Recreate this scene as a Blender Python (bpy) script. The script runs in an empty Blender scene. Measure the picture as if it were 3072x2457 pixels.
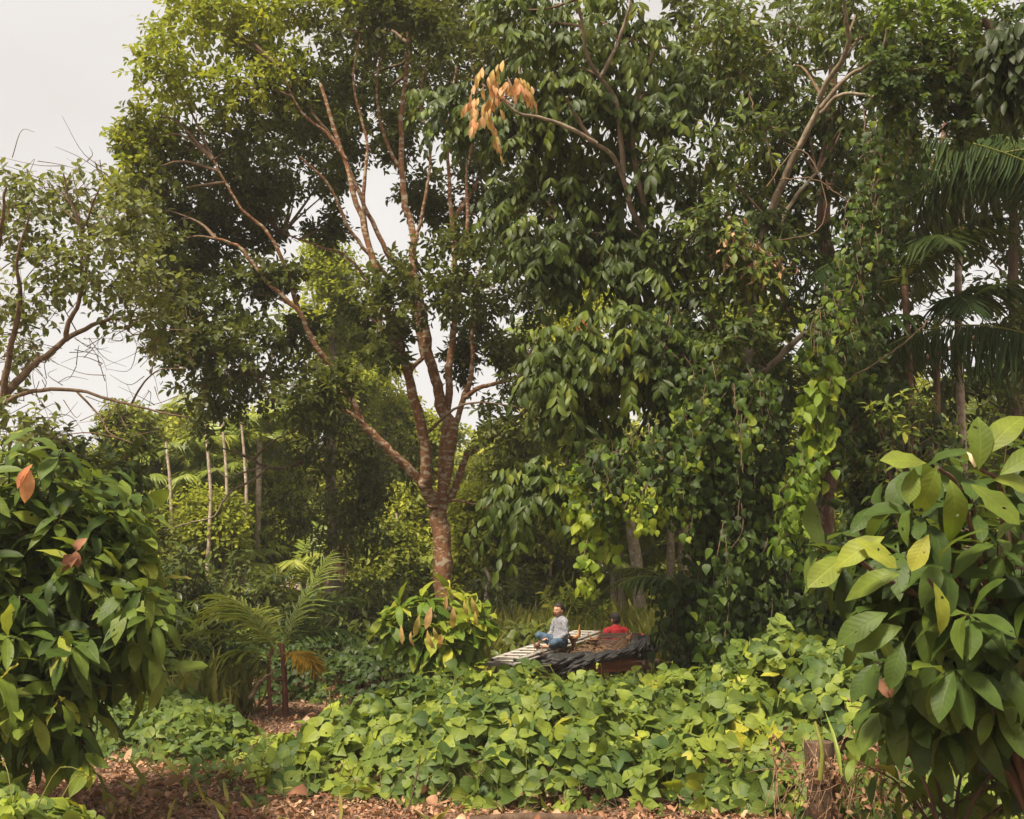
import bpy, math, numpy as np
from mathutils import Vector, Matrix
PI = math.pi
C = bpy.context.scene.collection
sc = bpy.context.scene
rng = np.random.default_rng(7)

# ------------------------------------------------------------------ camera
FOC = 1100.0; HOR = 575.0; CAMZ = 2.1
PITCH = math.atan((HOR - 409.5) / FOC)
cam = bpy.data.cameras.new('camera'); co = bpy.data.objects.new('camera', cam); C.objects.link(co)
cam.sensor_width = 36.0; cam.lens = 36.0 * FOC / 1024.0
cam.clip_end = 3000; cam.clip_start = 0.1
co.location = (0, 0, CAMZ); co.rotation_euler = (PI / 2 + PITCH, 0, 0)
sc.camera = co

def W(px, py, Y):
    """world point seen at pixel (1024 frame) at distance Y along the ground"""
    dx = (px - 512.0) / FOC; dy = (409.5 - py) / FOC
    cp, sp = math.cos(PITCH), math.sin(PITCH)
    d = np.array([dx, cp - dy * sp, sp + dy * cp])
    return np.array([0, 0, CAMZ]) + d * (Y / d[1])
def S(sx, sy, Y): return W(sx / 3.0, sy / 3.0, Y)          # 3072 frame
def Dp(x, y, Y): return W(x / 2.1055, y / 2.1055, Y)       # 2156 frame
def ZM(zx, zy, Y): return W((1400 + zx / 3.317) / 3, (1750 + zy / 3.317) / 3, Y)
def nrm(a): return a / np.maximum(np.linalg.norm(a, axis=-1, keepdims=True), 1e-9)

# ------------------------------------------------------------------ materials
def newmat(name):
    m = bpy.data.materials.new(name); m.use_nodes = True
    nt = m.node_tree; nt.nodes.clear()
    out = nt.nodes.new('ShaderNodeOutputMaterial')
    return m, nt, out
def nd(nt, typ, **kw):
    n = nt.nodes.new(typ)
    for k, v in kw.items():
        if k.startswith('i_'):
            n.inputs[k[2:].replace('_', ' ')].default_value = v
        else: setattr(n, k, v)
    return n
def ramp(nt, stops):
    r = nt.nodes.new('ShaderNodeValToRGB'); e = r.color_ramp.elements
    while len(e) < len(stops): e.new(0.5)
    for i, (p, c) in enumerate(stops):
        e[i].position = p; e[i].color = (c[0], c[1], c[2], 1)
    return r
def leafmat(name, stops, rough=0.45, trans=0.35, veins=0.0, tgain=(1.5, 1.5, 0.7), spec=0.28, warm=1.3, gain=1.05, holes=False):
    m, nt, out = newmat(name); L = nt.links
    stops = [(q, (min(.6, c[0] * warm), c[1] * gain, c[2] * .8)) for q, c in stops]
    at = nd(nt, 'ShaderNodeAttribute', attribute_name='rnd')
    r = ramp(nt, stops); L.new(at.outputs['Fac'], r.inputs[0])
    col = r.outputs[0]
    geo = nd(nt, 'ShaderNodeNewGeometry')
    nz = nd(nt, 'ShaderNodeTexNoise'); nz.inputs['Scale'].default_value = 9.0; nz.inputs['Detail'].default_value = 2.0
    L.new(geo.outputs['Position'], nz.inputs['Vector'])
    mr = nd(nt, 'ShaderNodeMapRange'); mr.inputs['From Min'].default_value = 0.3; mr.inputs['From Max'].default_value = 0.7
    mr.inputs['To Min'].default_value = 0.78; mr.inputs['To Max'].default_value = 1.2
    L.new(nz.outputs['Fac'], mr.inputs['Value'])
    mul = nd(nt, 'ShaderNodeVectorMath', operation='SCALE'); L.new(col, mul.inputs[0]); L.new(mr.outputs[0], mul.inputs['Scale'])
    col = mul.outputs[0]
    bumpn = None
    if veins > 0:
        lc = nd(nt, 'ShaderNodeAttribute', attribute_name='lc')
        sx = nd(nt, 'ShaderNodeSeparateXYZ'); L.new(lc.outputs['Vector'], sx.inputs[0])
        ab = nd(nt, 'ShaderNodeMath', operation='ABSOLUTE'); L.new(sx.outputs[0], ab.inputs[0])
        # midrib
        mid = nd(nt, 'ShaderNodeMapRange'); mid.inputs['From Min'].default_value = 0.03; mid.inputs['From Max'].default_value = 0.10
        mid.inputs['To Min'].default_value = 1; mid.inputs['To Max'].default_value = 0; L.new(ab.outputs[0], mid.inputs['Value'])
        # side veins: v*N - |u|*k
        a = nd(nt, 'ShaderNodeMath', operation='MULTIPLY'); a.inputs[1].default_value = 9.0; L.new(sx.outputs[1], a.inputs[0])
        b = nd(nt, 'ShaderNodeMath', operation='MULTIPLY_ADD'); b.inputs[1].default_value = -1.9; L.new(ab.outputs[0], b.inputs[0]); L.new(a.outputs[0], b.inputs[2])
        fr = nd(nt, 'ShaderNodeMath', operation='FRACT'); L.new(b.outputs[0], fr.inputs[0])
        pp = nd(nt, 'ShaderNodeMath', operation='PINGPONG'); pp.inputs[1].default_value = 0.5; L.new(fr.outputs[0], pp.inputs[0])
        vn = nd(nt, 'ShaderNodeMapRange'); vn.inputs['From Min'].default_value = 0.0; vn.inputs['From Max'].default_value = 0.14
        vn.inputs['To Min'].default_value = 0.75; vn.inputs['To Max'].default_value = 0; L.new(pp.outputs[0], vn.inputs['Value'])
        mx = nd(nt, 'ShaderNodeMath', operation='MAXIMUM'); L.new(mid.outputs[0], mx.inputs[0]); L.new(vn.outputs[0], mx.inputs[1])
        mm = nd(nt, 'ShaderNodeMath', operation='MULTIPLY'); mm.inputs[1].default_value = veins; L.new(mx.outputs[0], mm.inputs[0])
        mc = nd(nt, 'ShaderNodeMix', data_type='RGBA'); L.new(mm.outputs[0], mc.inputs['Factor'])
        L.new(col, mc.inputs['A'])
        br = nd(nt, 'ShaderNodeVectorMath', operation='MULTIPLY'); L.new(col, br.inputs[0]); br.inputs[1].default_value = (1.9, 1.6, 1.5)
        L.new(br.outputs[0], mc.inputs['B']); col = mc.outputs['Result']
        # dark insect spots
        n2 = nd(nt, 'ShaderNodeTexNoise'); n2.inputs['Scale'].default_value = 38.0; n2.inputs['Detail'].default_value = 1.0
        L.new(geo.outputs['Position'], n2.inputs['Vector'])
        m2 = nd(nt, 'ShaderNodeMapRange'); m2.inputs['From Min'].default_value = 0.77; m2.inputs['From Max'].default_value = 0.79; L.new(n2.outputs['Fac'], m2.inputs['Value'])
        mc2 = nd(nt, 'ShaderNodeMix', data_type='RGBA'); L.new(m2.outputs[0], mc2.inputs['Factor']); L.new(col, mc2.inputs['A'])
        mc2.inputs['B'].default_value = (0.05, 0.03, 0.012, 1); col = mc2.outputs['Result']
        bp = nd(nt, 'ShaderNodeBump'); bp.inputs['Strength'].default_value = 0.22; bp.inputs['Distance'].default_value = 0.006
        pb = nd(nt, 'ShaderNodeMath', operation='SUBTRACT'); L.new(pp.outputs[0], pb.inputs[0]); L.new(mid.outputs[0], pb.inputs[1])
        L.new(pb.outputs[0], bp.inputs['Height']); bumpn = bp
    # paler matt underside
    un = nd(nt, 'ShaderNodeMix', data_type='RGBA'); L.new(geo.outputs['Backfacing'], un.inputs['Factor']); L.new(col, un.inputs['A'])
    u2 = nd(nt, 'ShaderNodeMix', data_type='RGBA'); u2.inputs['Factor'].default_value = 0.30; L.new(col, u2.inputs['A']); u2.inputs['B'].default_value = (0.16, 0.17, 0.07, 1)
    L.new(u2.outputs['Result'], un.inputs['B'])
    col = un.outputs['Result']
    p = nd(nt, 'ShaderNodeBsdfPrincipled'); p.inputs['Roughness'].default_value = rough; p.inputs['Specular IOR Level'].default_value = spec
    L.new(col, p.inputs['Base Color'])
    if bumpn: L.new(bumpn.outputs[0], p.inputs['Normal'])
    t = nd(nt, 'ShaderNodeBsdfTranslucent')
    g = nd(nt, 'ShaderNodeVectorMath', operation='MULTIPLY'); L.new(col, g.inputs[0]); g.inputs[1].default_value = tgain
    L.new(g.outputs[0], t.inputs['Color'])
    mix = nd(nt, 'ShaderNodeMixShader'); mix.inputs[0].default_value = trans
    L.new(p.outputs[0], mix.inputs[1]); L.new(t.outputs[0], mix.inputs[2]); fin = mix.outputs[0]
    if holes:
        n3 = nd(nt, 'ShaderNodeTexNoise'); n3.inputs['Scale'].default_value = 26.0; n3.inputs['Detail'].default_value = 0.0
        L.new(geo.outputs['Position'], n3.inputs['Vector'])
        gt = nd(nt, 'ShaderNodeMath', operation='GREATER_THAN'); gt.inputs[1].default_value = .80; L.new(n3.outputs['Fac'], gt.inputs[0])
        tp = nd(nt, 'ShaderNodeBsdfTransparent'); mh = nd(nt, 'ShaderNodeMixShader'); L.new(gt.outputs[0], mh.inputs[0]); L.new(fin, mh.inputs[1]); L.new(tp.outputs[0], mh.inputs[2]); fin = mh.outputs[0]
    L.new(fin, out.inputs[0])
    return m
def barkmat(name, c1, c2, c3=None, scale=(9, 9, 3), patch=0.55, bump=0.6, rough=0.9, nscale=1.0, rings=0.0):
    m, nt, out = newmat(name); L = nt.links
    tc = nd(nt, 'ShaderNodeTexCoord')
    mp = nd(nt, 'ShaderNodeMapping'); mp.inputs['Scale'].default_value = scale; L.new(tc.outputs['Object'], mp.inputs['Vector'])
    n = nd(nt, 'ShaderNodeTexNoise'); n.inputs['Scale'].default_value = nscale; n.inputs['Detail'].default_value = 6; n.inputs['Roughness'].default_value = 0.65
    L.new(mp.outputs[0], n.inputs['Vector'])
    r = ramp(nt, [(0.32, c1), (0.62, c2)]); L.new(n.outputs['Fac'], r.inputs[0]); col = r.outputs[0]
    if c3 is not None:
        n2 = nd(nt, 'ShaderNodeTexNoise'); n2.inputs['Scale'].default_value = nscale * 0.9; n2.inputs['Detail'].default_value = 4
        mp2 = nd(nt, 'ShaderNodeMapping'); mp2.inputs['Scale'].default_value = (scale[0] * .6, scale[1] * .6, scale[2] * 2.2); mp2.inputs['Location'].default_value = (3, 7, 1)
        L.new(tc.outputs['Object'], mp2.inputs['Vector']); L.new(mp2.outputs[0], n2.inputs['Vector'])
        r2 = ramp(nt, [(patch, (0, 0, 0)), (patch + 0.04, (1, 1, 1))]); L.new(n2.outputs['Fac'], r2.inputs[0])
        mx = nd(nt, 'ShaderNodeMix', data_type='RGBA'); L.new(r2.outputs[0], mx.inputs['Factor']); L.new(col, mx.inputs['A'])
        mx.inputs['B'].default_value = (*c3, 1); col = mx.outputs['Result']
    hgt = n.outputs['Fac']
    if rings > 0:
        sp = nd(nt, 'ShaderNodeSeparateXYZ'); L.new(tc.outputs['Object'], sp.inputs[0])
        a = nd(nt, 'ShaderNodeMath', operation='MULTIPLY'); a.inputs[1].default_value = rings; za = nd(nt, 'ShaderNodeMath', operation='MULTIPLY_ADD'); L.new(n.outputs['Fac'], za.inputs[0]); za.inputs[1].default_value = .35; L.new(sp.outputs[2], za.inputs[2]); L.new(za.outputs[0], a.inputs[0])
        f = nd(nt, 'ShaderNodeMath', operation='FRACT'); L.new(a.outputs[0], f.inputs[0])
        r3 = ramp(nt, [(0.0, (0.62, 0.58, 0.55)), (0.2, (1, 1, 1))]); L.new(f.outputs[0], r3.inputs[0])
        mm = nd(nt, 'ShaderNodeVectorMath', operation='MULTIPLY'); L.new(col, mm.inputs[0]); L.new(r3.outputs[0], mm.inputs[1]); col = mm.outputs[0]
    p = nd(nt, 'ShaderNodeBsdfPrincipled'); p.inputs['Roughness'].default_value = rough; p.inputs['Specular IOR Level'].default_value = 0.2
    L.new(col, p.inputs['Base Color'])
    b = nd(nt, 'ShaderNodeBump'); b.inputs['Strength'].default_value = bump; b.inputs['Distance'].default_value = 0.03
    L.new(hgt, b.inputs['Height']); L.new(b.outputs[0], p.inputs['Normal'])
    L.new(p.outputs[0], out.inputs[0])
    return m
def plain(name, c, rough=0.6, metal=0.0, var=0.15, scale=20.0, bump=0.15, spec=0.4, stretch=(1, 1, 1)):
    m, nt, out = newmat(name); L = nt.links
    tc = nd(nt, 'ShaderNodeTexCoord'); mp = nd(nt, 'ShaderNodeMapping'); mp.inputs['Scale'].default_value = stretch
    L.new(tc.outputs['Object'], mp.inputs['Vector'])
    n = nd(nt, 'ShaderNodeTexNoise'); n.inputs['Scale'].default_value = scale; n.inputs['Detail'].default_value = 5
    L.new(mp.outputs[0], n.inputs['Vector'])
    lo = tuple(x * (1 - 2 * var) for x in c); hi = tuple(min(1, x * (1 + 2 * var)) for x in c)
    r = ramp(nt, [(0.3, lo), (0.7, hi)]); L.new(n.outputs['Fac'], r.inputs[0])
    p = nd(nt, 'ShaderNodeBsdfPrincipled'); p.inputs['Roughness'].default_value = rough; p.inputs['Metallic'].default_value = metal
    p.inputs['Specular IOR Level'].default_value = spec
    L.new(r.outputs[0], p.inputs['Base Color'])
    b = nd(nt, 'ShaderNodeBump'); b.inputs['Strength'].default_value = bump; b.inputs['Distance'].default_value = 0.01
    L.new(n.outputs['Fac'], b.inputs['Height']); L.new(b.outputs[0], p.inputs['Normal'])
    L.new(p.outputs[0], out.inputs[0]); return m

M = {}
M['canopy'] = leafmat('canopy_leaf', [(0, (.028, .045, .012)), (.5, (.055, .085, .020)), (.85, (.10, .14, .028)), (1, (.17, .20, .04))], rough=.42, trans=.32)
M['pale_canopy'] = leafmat('pale_canopy_leaf', [(0, (.07, .095, .04)), (.5, (.13, .16, .07)), (1, (.23, .25, .12))], rough=.45, trans=.4, warm=1.1)  # canopy leaf made paler; backlight and haze put into its colour
M['canopy_lit'] = leafmat('lit_canopy_leaf', [(0, (.08, .13, .02)), (.5, (.17, .25, .03)), (1, (.32, .39, .055))], rough=.42, trans=.4)  # canopy leaf again, with yellow-green sunlight put into its colour
M['broad'] = leafmat('broad_leaf', [(0, (.014, .030, .008)), (.45, (.036, .075, .014)), (.8, (.075, .14, .022)), (1, (.17, .24, .04))], rough=.45, trans=.3, veins=.2, spec=.25, warm=1.42)
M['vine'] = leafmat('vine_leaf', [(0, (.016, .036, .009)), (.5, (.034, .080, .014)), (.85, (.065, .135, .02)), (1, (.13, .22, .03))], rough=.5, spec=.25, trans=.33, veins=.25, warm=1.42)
M['vine_lit'] = leafmat('lit_vine_leaf', [(0, (.055, .13, .015)), (.5, (.11, .22, .025)), (1, (.21, .33, .04))], rough=.5, spec=.25, trans=.42, veins=.25, warm=1.42)  # sunlit copy of the vine leaf, light put into the colour
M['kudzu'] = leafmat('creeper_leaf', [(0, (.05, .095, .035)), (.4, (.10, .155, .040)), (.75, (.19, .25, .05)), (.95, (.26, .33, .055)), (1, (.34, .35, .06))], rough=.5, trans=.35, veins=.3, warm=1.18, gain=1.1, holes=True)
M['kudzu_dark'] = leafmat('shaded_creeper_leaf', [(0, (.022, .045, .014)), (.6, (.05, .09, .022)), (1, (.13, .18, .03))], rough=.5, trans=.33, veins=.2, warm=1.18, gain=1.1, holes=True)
M['cacao'] = leafmat('cacao_leaf', [(0, (.026, .052, .014)), (.4, (.062, .11, .024)), (.75, (.13, .19, .036)), (.92, (.25, .30, .055)), (1, (.30, .30, .07))], rough=.5, trans=.34, veins=.2, spec=.25, warm=1.14, holes=True)
M['cacao_far'] = leafmat('cacao_bush_leaf', [(0, (.03, .055, .015)), (.5, (.06, .10, .022)), (.85, (.11, .16, .03)), (1, (.2, .24, .05))], rough=.4, trans=.33)
M['cacao_young'] = leafmat('young_cacao_leaf', [(0, (.05, .11, .018)), (.5, (.12, .22, .03)), (1, (.34, .40, .055))], rough=.5, trans=.38, veins=.2, warm=1.25, spec=.25)
M['orange'] = leafmat('orange_new_leaf', [(0, (.55, .21, .13)), (.5, (.60, .36, .21)), (1, (.56, .46, .15))], rough=.5, trans=.4, veins=.15, tgain=(1.3, 1.1, .8), warm=1, gain=1)
M['dry'] = leafmat('dry_leaf', [(0, (.20, .095, .068)), (.45, (.38, .225, .17)), (.8, (.50, .34, .26)), (1, (.64, .52, .43))], rough=.8, trans=.15, tgain=(1.2, 1, .8), spec=.15, warm=1.1, gain=1)
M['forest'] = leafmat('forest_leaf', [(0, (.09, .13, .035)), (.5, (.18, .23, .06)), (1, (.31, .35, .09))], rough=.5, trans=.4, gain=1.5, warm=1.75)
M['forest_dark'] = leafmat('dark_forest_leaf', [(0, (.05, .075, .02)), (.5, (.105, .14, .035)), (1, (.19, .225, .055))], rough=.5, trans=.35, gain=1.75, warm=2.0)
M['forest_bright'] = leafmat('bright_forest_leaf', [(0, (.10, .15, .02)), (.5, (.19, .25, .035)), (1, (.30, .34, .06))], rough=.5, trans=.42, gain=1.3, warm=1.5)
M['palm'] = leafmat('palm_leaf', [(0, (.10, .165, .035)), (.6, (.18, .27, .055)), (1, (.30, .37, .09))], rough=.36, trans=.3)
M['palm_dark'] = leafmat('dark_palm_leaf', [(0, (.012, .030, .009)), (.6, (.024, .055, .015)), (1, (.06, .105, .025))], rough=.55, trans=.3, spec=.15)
M['palm_yellow'] = leafmat('yellowing_palm_leaf', [(0, (.22, .17, .03)), (.6, (.38, .29, .05)), (1, (.42, .36, .07))], rough=.45, trans=.35)
M['grass'] = leafmat('grass_blade', [(0, (.10, .14, .035)), (.6, (.20, .25, .07)), (1, (.34, .36, .12))], rough=.5, trans=.35)
M['red_bark'] = barkmat('reddish_bark', (.15, .065, .032), (.31, .155, .08), (.42, .34, .24), scale=(9, 9, 4.5), patch=.53, bump=1.0, nscale=1.6)
M['grey_bark'] = barkmat('grey_bark', (.12, .09, .06), (.30, .24, .17), (.38, .34, .27), scale=(9, 9, 3), patch=.6)
M['dark_bark'] = barkmat('dark_bark', (.05, .03, .02), (.14, .09, .06), None, scale=(12, 12, 3))
M['brown_bark'] = barkmat('brown_bark', (.10, .05, .035), (.24, .13, .09), (.34, .24, .18), scale=(14, 14, 2.2), patch=.6)
M['twig'] = barkmat('twig_bark', (.09, .055, .035), (.21, .14, .09), None, scale=(15, 15, 15), bump=.2)
M['palm_bark'] = barkmat('palm_bark', (.26, .18, .13), (.52, .41, .32), (.6, .54, .46), scale=(10, 10, 4), patch=.6, bump=.3, rings=5.0)
M['reddish_stem'] = barkmat('reddish_stem', (.08, .03, .02), (.2, .08, .05), None, scale=(18, 18, 6), bump=.3)
M['wood'] = barkmat('weathered_board', (.07, .04, .032), (.17, .105, .08), (.24, .17, .14), scale=(2, 20, 20), patch=.66, bump=.3, rough=.75)
M['red_wood'] = barkmat('reddish_board', (.10, .04, .022), (.24, .10, .055), None, scale=(2, 20, 20), bump=.3, rough=.75)
M['pale_wood'] = barkmat('pale_bent_wood', (.30, .17, .09), (.5, .31, .18), None, scale=(3, 12, 12), bump=.2, rough=.6)
M['split_wood'] = barkmat('fresh_split_wood', (.36, .19, .08), (.72, .52, .27), (.16, .07, .04), scale=(22, 22, 1.2), patch=.62, bump=.8)
M['alu'] = plain('brushed_aluminium', (.40, .36, .32), rough=.55, metal=.4, var=.1, scale=30, bump=.1)
M['alu_rail'] = plain('dull_grey_rail', (.36, .325, .29), rough=.6, metal=.15, var=.16, scale=24, bump=.1)
M['rubber'] = plain('black_rubber', (.02, .02, .022), rough=.7, var=.2)
M['tarp'] = plain('black_plastic_sheet', (.017, .015, .015), rough=.6, var=.3, scale=6, bump=1.0, spec=.4)
nt_ = M['tarp'].node_tree; pr_ = [n for n in nt_.nodes if n.type == 'BSDF_PRINCIPLED'][0]; vv = nt_.nodes.new('ShaderNodeTexVoronoi'); vv.inputs['Scale'].default_value = 9; vv.feature = 'DISTANCE_TO_EDGE'
b2_ = nt_.nodes.new('ShaderNodeBump'); b2_.inputs['Strength'].default_value = 1; b2_.inputs['Distance'].default_value = .018; tcc = nt_.nodes.new('ShaderNodeTexCoord'); nt_.links.new(tcc.outputs['Object'], vv.inputs['Vector'])
nt_.links.new(vv.outputs['Distance'], b2_.inputs['Height']); nt_.links.new([n for n in nt_.nodes if n.type == 'BUMP' and n != b2_][0].outputs[0], b2_.inputs['Normal']); nt_.links.new(b2_.outputs[0], pr_.inputs['Normal'])
M['skin'] = plain('skin', (.52, .265, .16), rough=.5, var=.08, scale=40, bump=.05)
M['skin_dark'] = plain('tanned_skin', (.30, .13, .075), rough=.5, var=.08, scale=40, bump=.05)
M['hair'] = plain('dark_hair', (.022, .012, .008), rough=.55, var=.35, scale=120, bump=.9)
M['jeans'] = plain('blue_denim', (.07, .115, .18), rough=.85, var=.22, scale=30, bump=.3)
M['red_shirt'] = plain('red_cotton', (.36, .016, .022), rough=.85, var=.08, scale=14, bump=.3)
M['cap'] = plain('black_cloth', (.018, .014, .016), rough=.8, var=.2, scale=30)
M['trouser'] = plain('dark_cloth', (.04, .045, .06), rough=.85)
M['white'] = plain('eye_white', (.35, .32, .29), rough=.3, var=.02)
M['iris'] = plain('dark_eye', (.02, .01, .008), rough=.2, var=.02)
M['lip'] = plain('lip', (.33, .10, .07), rough=.45, var=.05)
M['button'] = plain('pale_button', (.65, .62, .58), rough=.4, var=.02)
M['pod'] = plain('shaded_dark_red_pod', (.085, .018, .010), rough=.6, var=.3, scale=18, bump=.5)  # dark red, deepened further for the shade inside the bush
M['fibre'] = plain('dry_fibre', (.24, .14, .08), rough=.8, var=.35, scale=30)
M['stalk'] = plain('brown_stalk', (.20, .10, .05), rough=.55, var=.3, scale=20, bump=.4)
M['cutface'] = plain('orange_cut_stalk', (.60, .27, .07), rough=.6, var=.2, scale=30)
def shirtmat():
    m, nt, out = newmat('grey_check_shirt'); L = nt.links
    tc = nd(nt, 'ShaderNodeTexCoord'); sp = nd(nt, 'ShaderNodeSeparateXYZ'); L.new(tc.outputs['Object'], sp.inputs[0])
    acc = None
    for k in range(3):
        a = nd(nt, 'ShaderNodeMath', operation='MULTIPLY'); a.inputs[1].default_value = 70.0; L.new(sp.outputs[k], a.inputs[0])
        f = nd(nt, 'ShaderNodeMath', operation='FRACT'); L.new(a.outputs[0], f.inputs[0])
        g = nd(nt, 'ShaderNodeMath', operation='LESS_THAN'); g.inputs[1].default_value = .4; L.new(f.outputs[0], g.inputs[0])
        if acc is None: acc = g
        else:
            s = nd(nt, 'ShaderNodeMath', operation='ADD'); L.new(acc.outputs[0], s.inputs[0]); L.new(g.outputs[0], s.inputs[1]); acc = s
    r = ramp(nt, [(0, (.38, .37, .40)), (.5, (.23, .23, .27)), (1, (.13, .13, .16))])
    dv = nd(nt, 'ShaderNodeMath', operation='MULTIPLY'); dv.inputs[1].default_value = .4; L.new(acc.outputs[0], dv.inputs[0]); L.new(dv.outputs[0], r.inputs[0])
    n = nd(nt, 'ShaderNodeTexNoise'); n.inputs['Scale'].default_value = 14; L.new(tc.outputs['Object'], n.inputs['Vector'])
    b = nd(nt, 'ShaderNodeBump'); b.inputs['Strength'].default_value = .7; b.inputs['Distance'].default_value = .03; L.new(n.outputs['Fac'], b.inputs['Height'])
    p = nd(nt, 'ShaderNodeBsdfPrincipled'); p.inputs['Roughness'].default_value = .9; L.new(r.outputs[0], p.inputs['Base Color']); L.new(b.outputs[0], p.inputs['Normal'])
    L.new(p.outputs[0], out.inputs[0]); return m
M['shirt'] = shirtmat()
def groundmat():
    m, nt, out = newmat('litter_soil'); L = nt.links
    tc = nd(nt, 'ShaderNodeTexCoord')
    v = nd(nt, 'ShaderNodeTexVoronoi'); v.inputs['Scale'].default_value = 26; L.new(tc.outputs['Object'], v.inputs['Vector'])
    n = nd(nt, 'ShaderNodeTexNoise'); n.inputs['Scale'].default_value = 1.3; n.inputs['Detail'].default_value = 8; L.new(tc.outputs['Object'], n.inputs['Vector'])
    sp = nd(nt, 'ShaderNodeSeparateColor'); L.new(v.outputs['Color'], sp.inputs[0])
    r = ramp(nt, [(0, (.13, .07, .045)), (.5, (.26, .155, .105)), (1, (.42, .28, .20))]); L.new(sp.outputs[0], r.inputs[0])
    r2 = ramp(nt, [(.35, (.55, .5, .45)), (.7, (1.1, 1.05, 1.0))]); L.new(n.outputs['Fac'], r2.inputs[0])
    mu = nd(nt, 'ShaderNodeVectorMath', operation='MULTIPLY'); L.new(r.outputs[0], mu.inputs[0]); L.new(r2.outputs[0], mu.inputs[1])
    p = nd(nt, 'ShaderNodeBsdfPrincipled'); p.inputs['Roughness'].default_value = .95; L.new(mu.outputs[0], p.inputs['Base Color'])
    b = nd(nt, 'ShaderNodeBump'); b.inputs['Strength'].default_value = .8; b.inputs['Distance'].default_value = .03; L.new(v.outputs['Distance'], b.inputs['Height']); L.new(b.outputs[0], p.inputs['Normal'])
    L.new(p.outputs[0], out.inputs[0]); return m
M['ground'] = groundmat()

# ------------------------------------------------------------------ mesh accumulator
class Acc:
    def __init__(s): s.V = []; s.F = []; s.R = []; s.U = []; s.MI = []; s.n = 0; s.sm = []
    def add(s, V, F, rnd=None, lc=None, mi=0, smooth=True):
        V = np.asarray(V, float).reshape(-1, 3); F = np.asarray(F, np.int64)
        if not len(V) or not len(F): return
        s.V.append(V); s.F.append(F + s.n)
        s.R.append(np.full(len(V), .5) if rnd is None else np.asarray(rnd, float)); s.U.append(np.zeros((len(V), 3)) if lc is None else lc)
        s.MI.append(np.full(len(F), mi)); s.sm.append(np.full(len(F), smooth)); s.n += len(V)
    def merge(s, o, mi=None):
        for V, F, R, U, MI, sm in zip(o.V, o.F, o.R, o.U, o.MI, o.sm):
            pass
    def mesh(s, name, mats, origin=(0, 0, 0)):
        V = np.concatenate(s.V) - np.asarray(origin, float)
        me = bpy.data.meshes.new(name)
        me.vertices.add(len(V)); me.vertices.foreach_set('co', V.astype(np.float32).ravel())
        sizes = np.concatenate([np.full(len(f), f.shape[1]) for f in s.F])
        loops = np.concatenate([f.ravel() for f in s.F])
        me.loops.add(len(loops)); me.loops.foreach_set('vertex_index', loops.astype(np.int32))
        st = np.zeros(len(sizes), np.int32); st[1:] = np.cumsum(sizes)[:-1]
        me.polygons.add(len(sizes)); me.polygons.foreach_set('loop_start', st)
        try: me.polygons.foreach_set('loop_total', sizes.astype(np.int32))
        except Exception: pass
        for m in mats: me.materials.append(m)
        me.polygons.foreach_set('material_index', np.concatenate(s.MI).astype(np.int32))
        me.polygons.foreach_set('use_smooth', np.concatenate(s.sm).astype(bool))
        a = me.attributes.new('rnd', 'FLOAT', 'POINT'); a.data.foreach_set('value', np.concatenate(s.R).astype(np.float32))
        a = me.attributes.new('lc', 'FLOAT_VECTOR', 'POINT'); a.data.foreach_set('vector', np.concatenate(s.U).astype(np.float32).ravel())
        me.update(calc_edges=True)
        return me
def obj(name, acc, mats, parent=None):
    if not isinstance(mats, (list, tuple)): mats = [mats]
    org = (0, 0, 0)
    if parent is not None: org = parent['_w']
    me = acc.mesh(name, mats, org)
    o = bpy.data.objects.new(name, me); C.objects.link(o)
    if parent is not None: o.parent = parent
    return o
roots = []
def thing(name, label, cat, loc, group=None, kind=None):
    o = bpy.data.objects.new(name, None); C.objects.link(o); o.location = loc; o.empty_display_size = .3
    o['label'] = label; o['category'] = cat; o['_w'] = [float(x) for x in loc]
    if group: o['group'] = group
    if kind: o['kind'] = kind
    roots.append(o)
    return o
def tag(o, label, cat, group=None, kind=None):
    o['label'] = label; o['category'] = cat
    if group: o['group'] = group
    if kind: o['kind'] = kind
    return o

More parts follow.
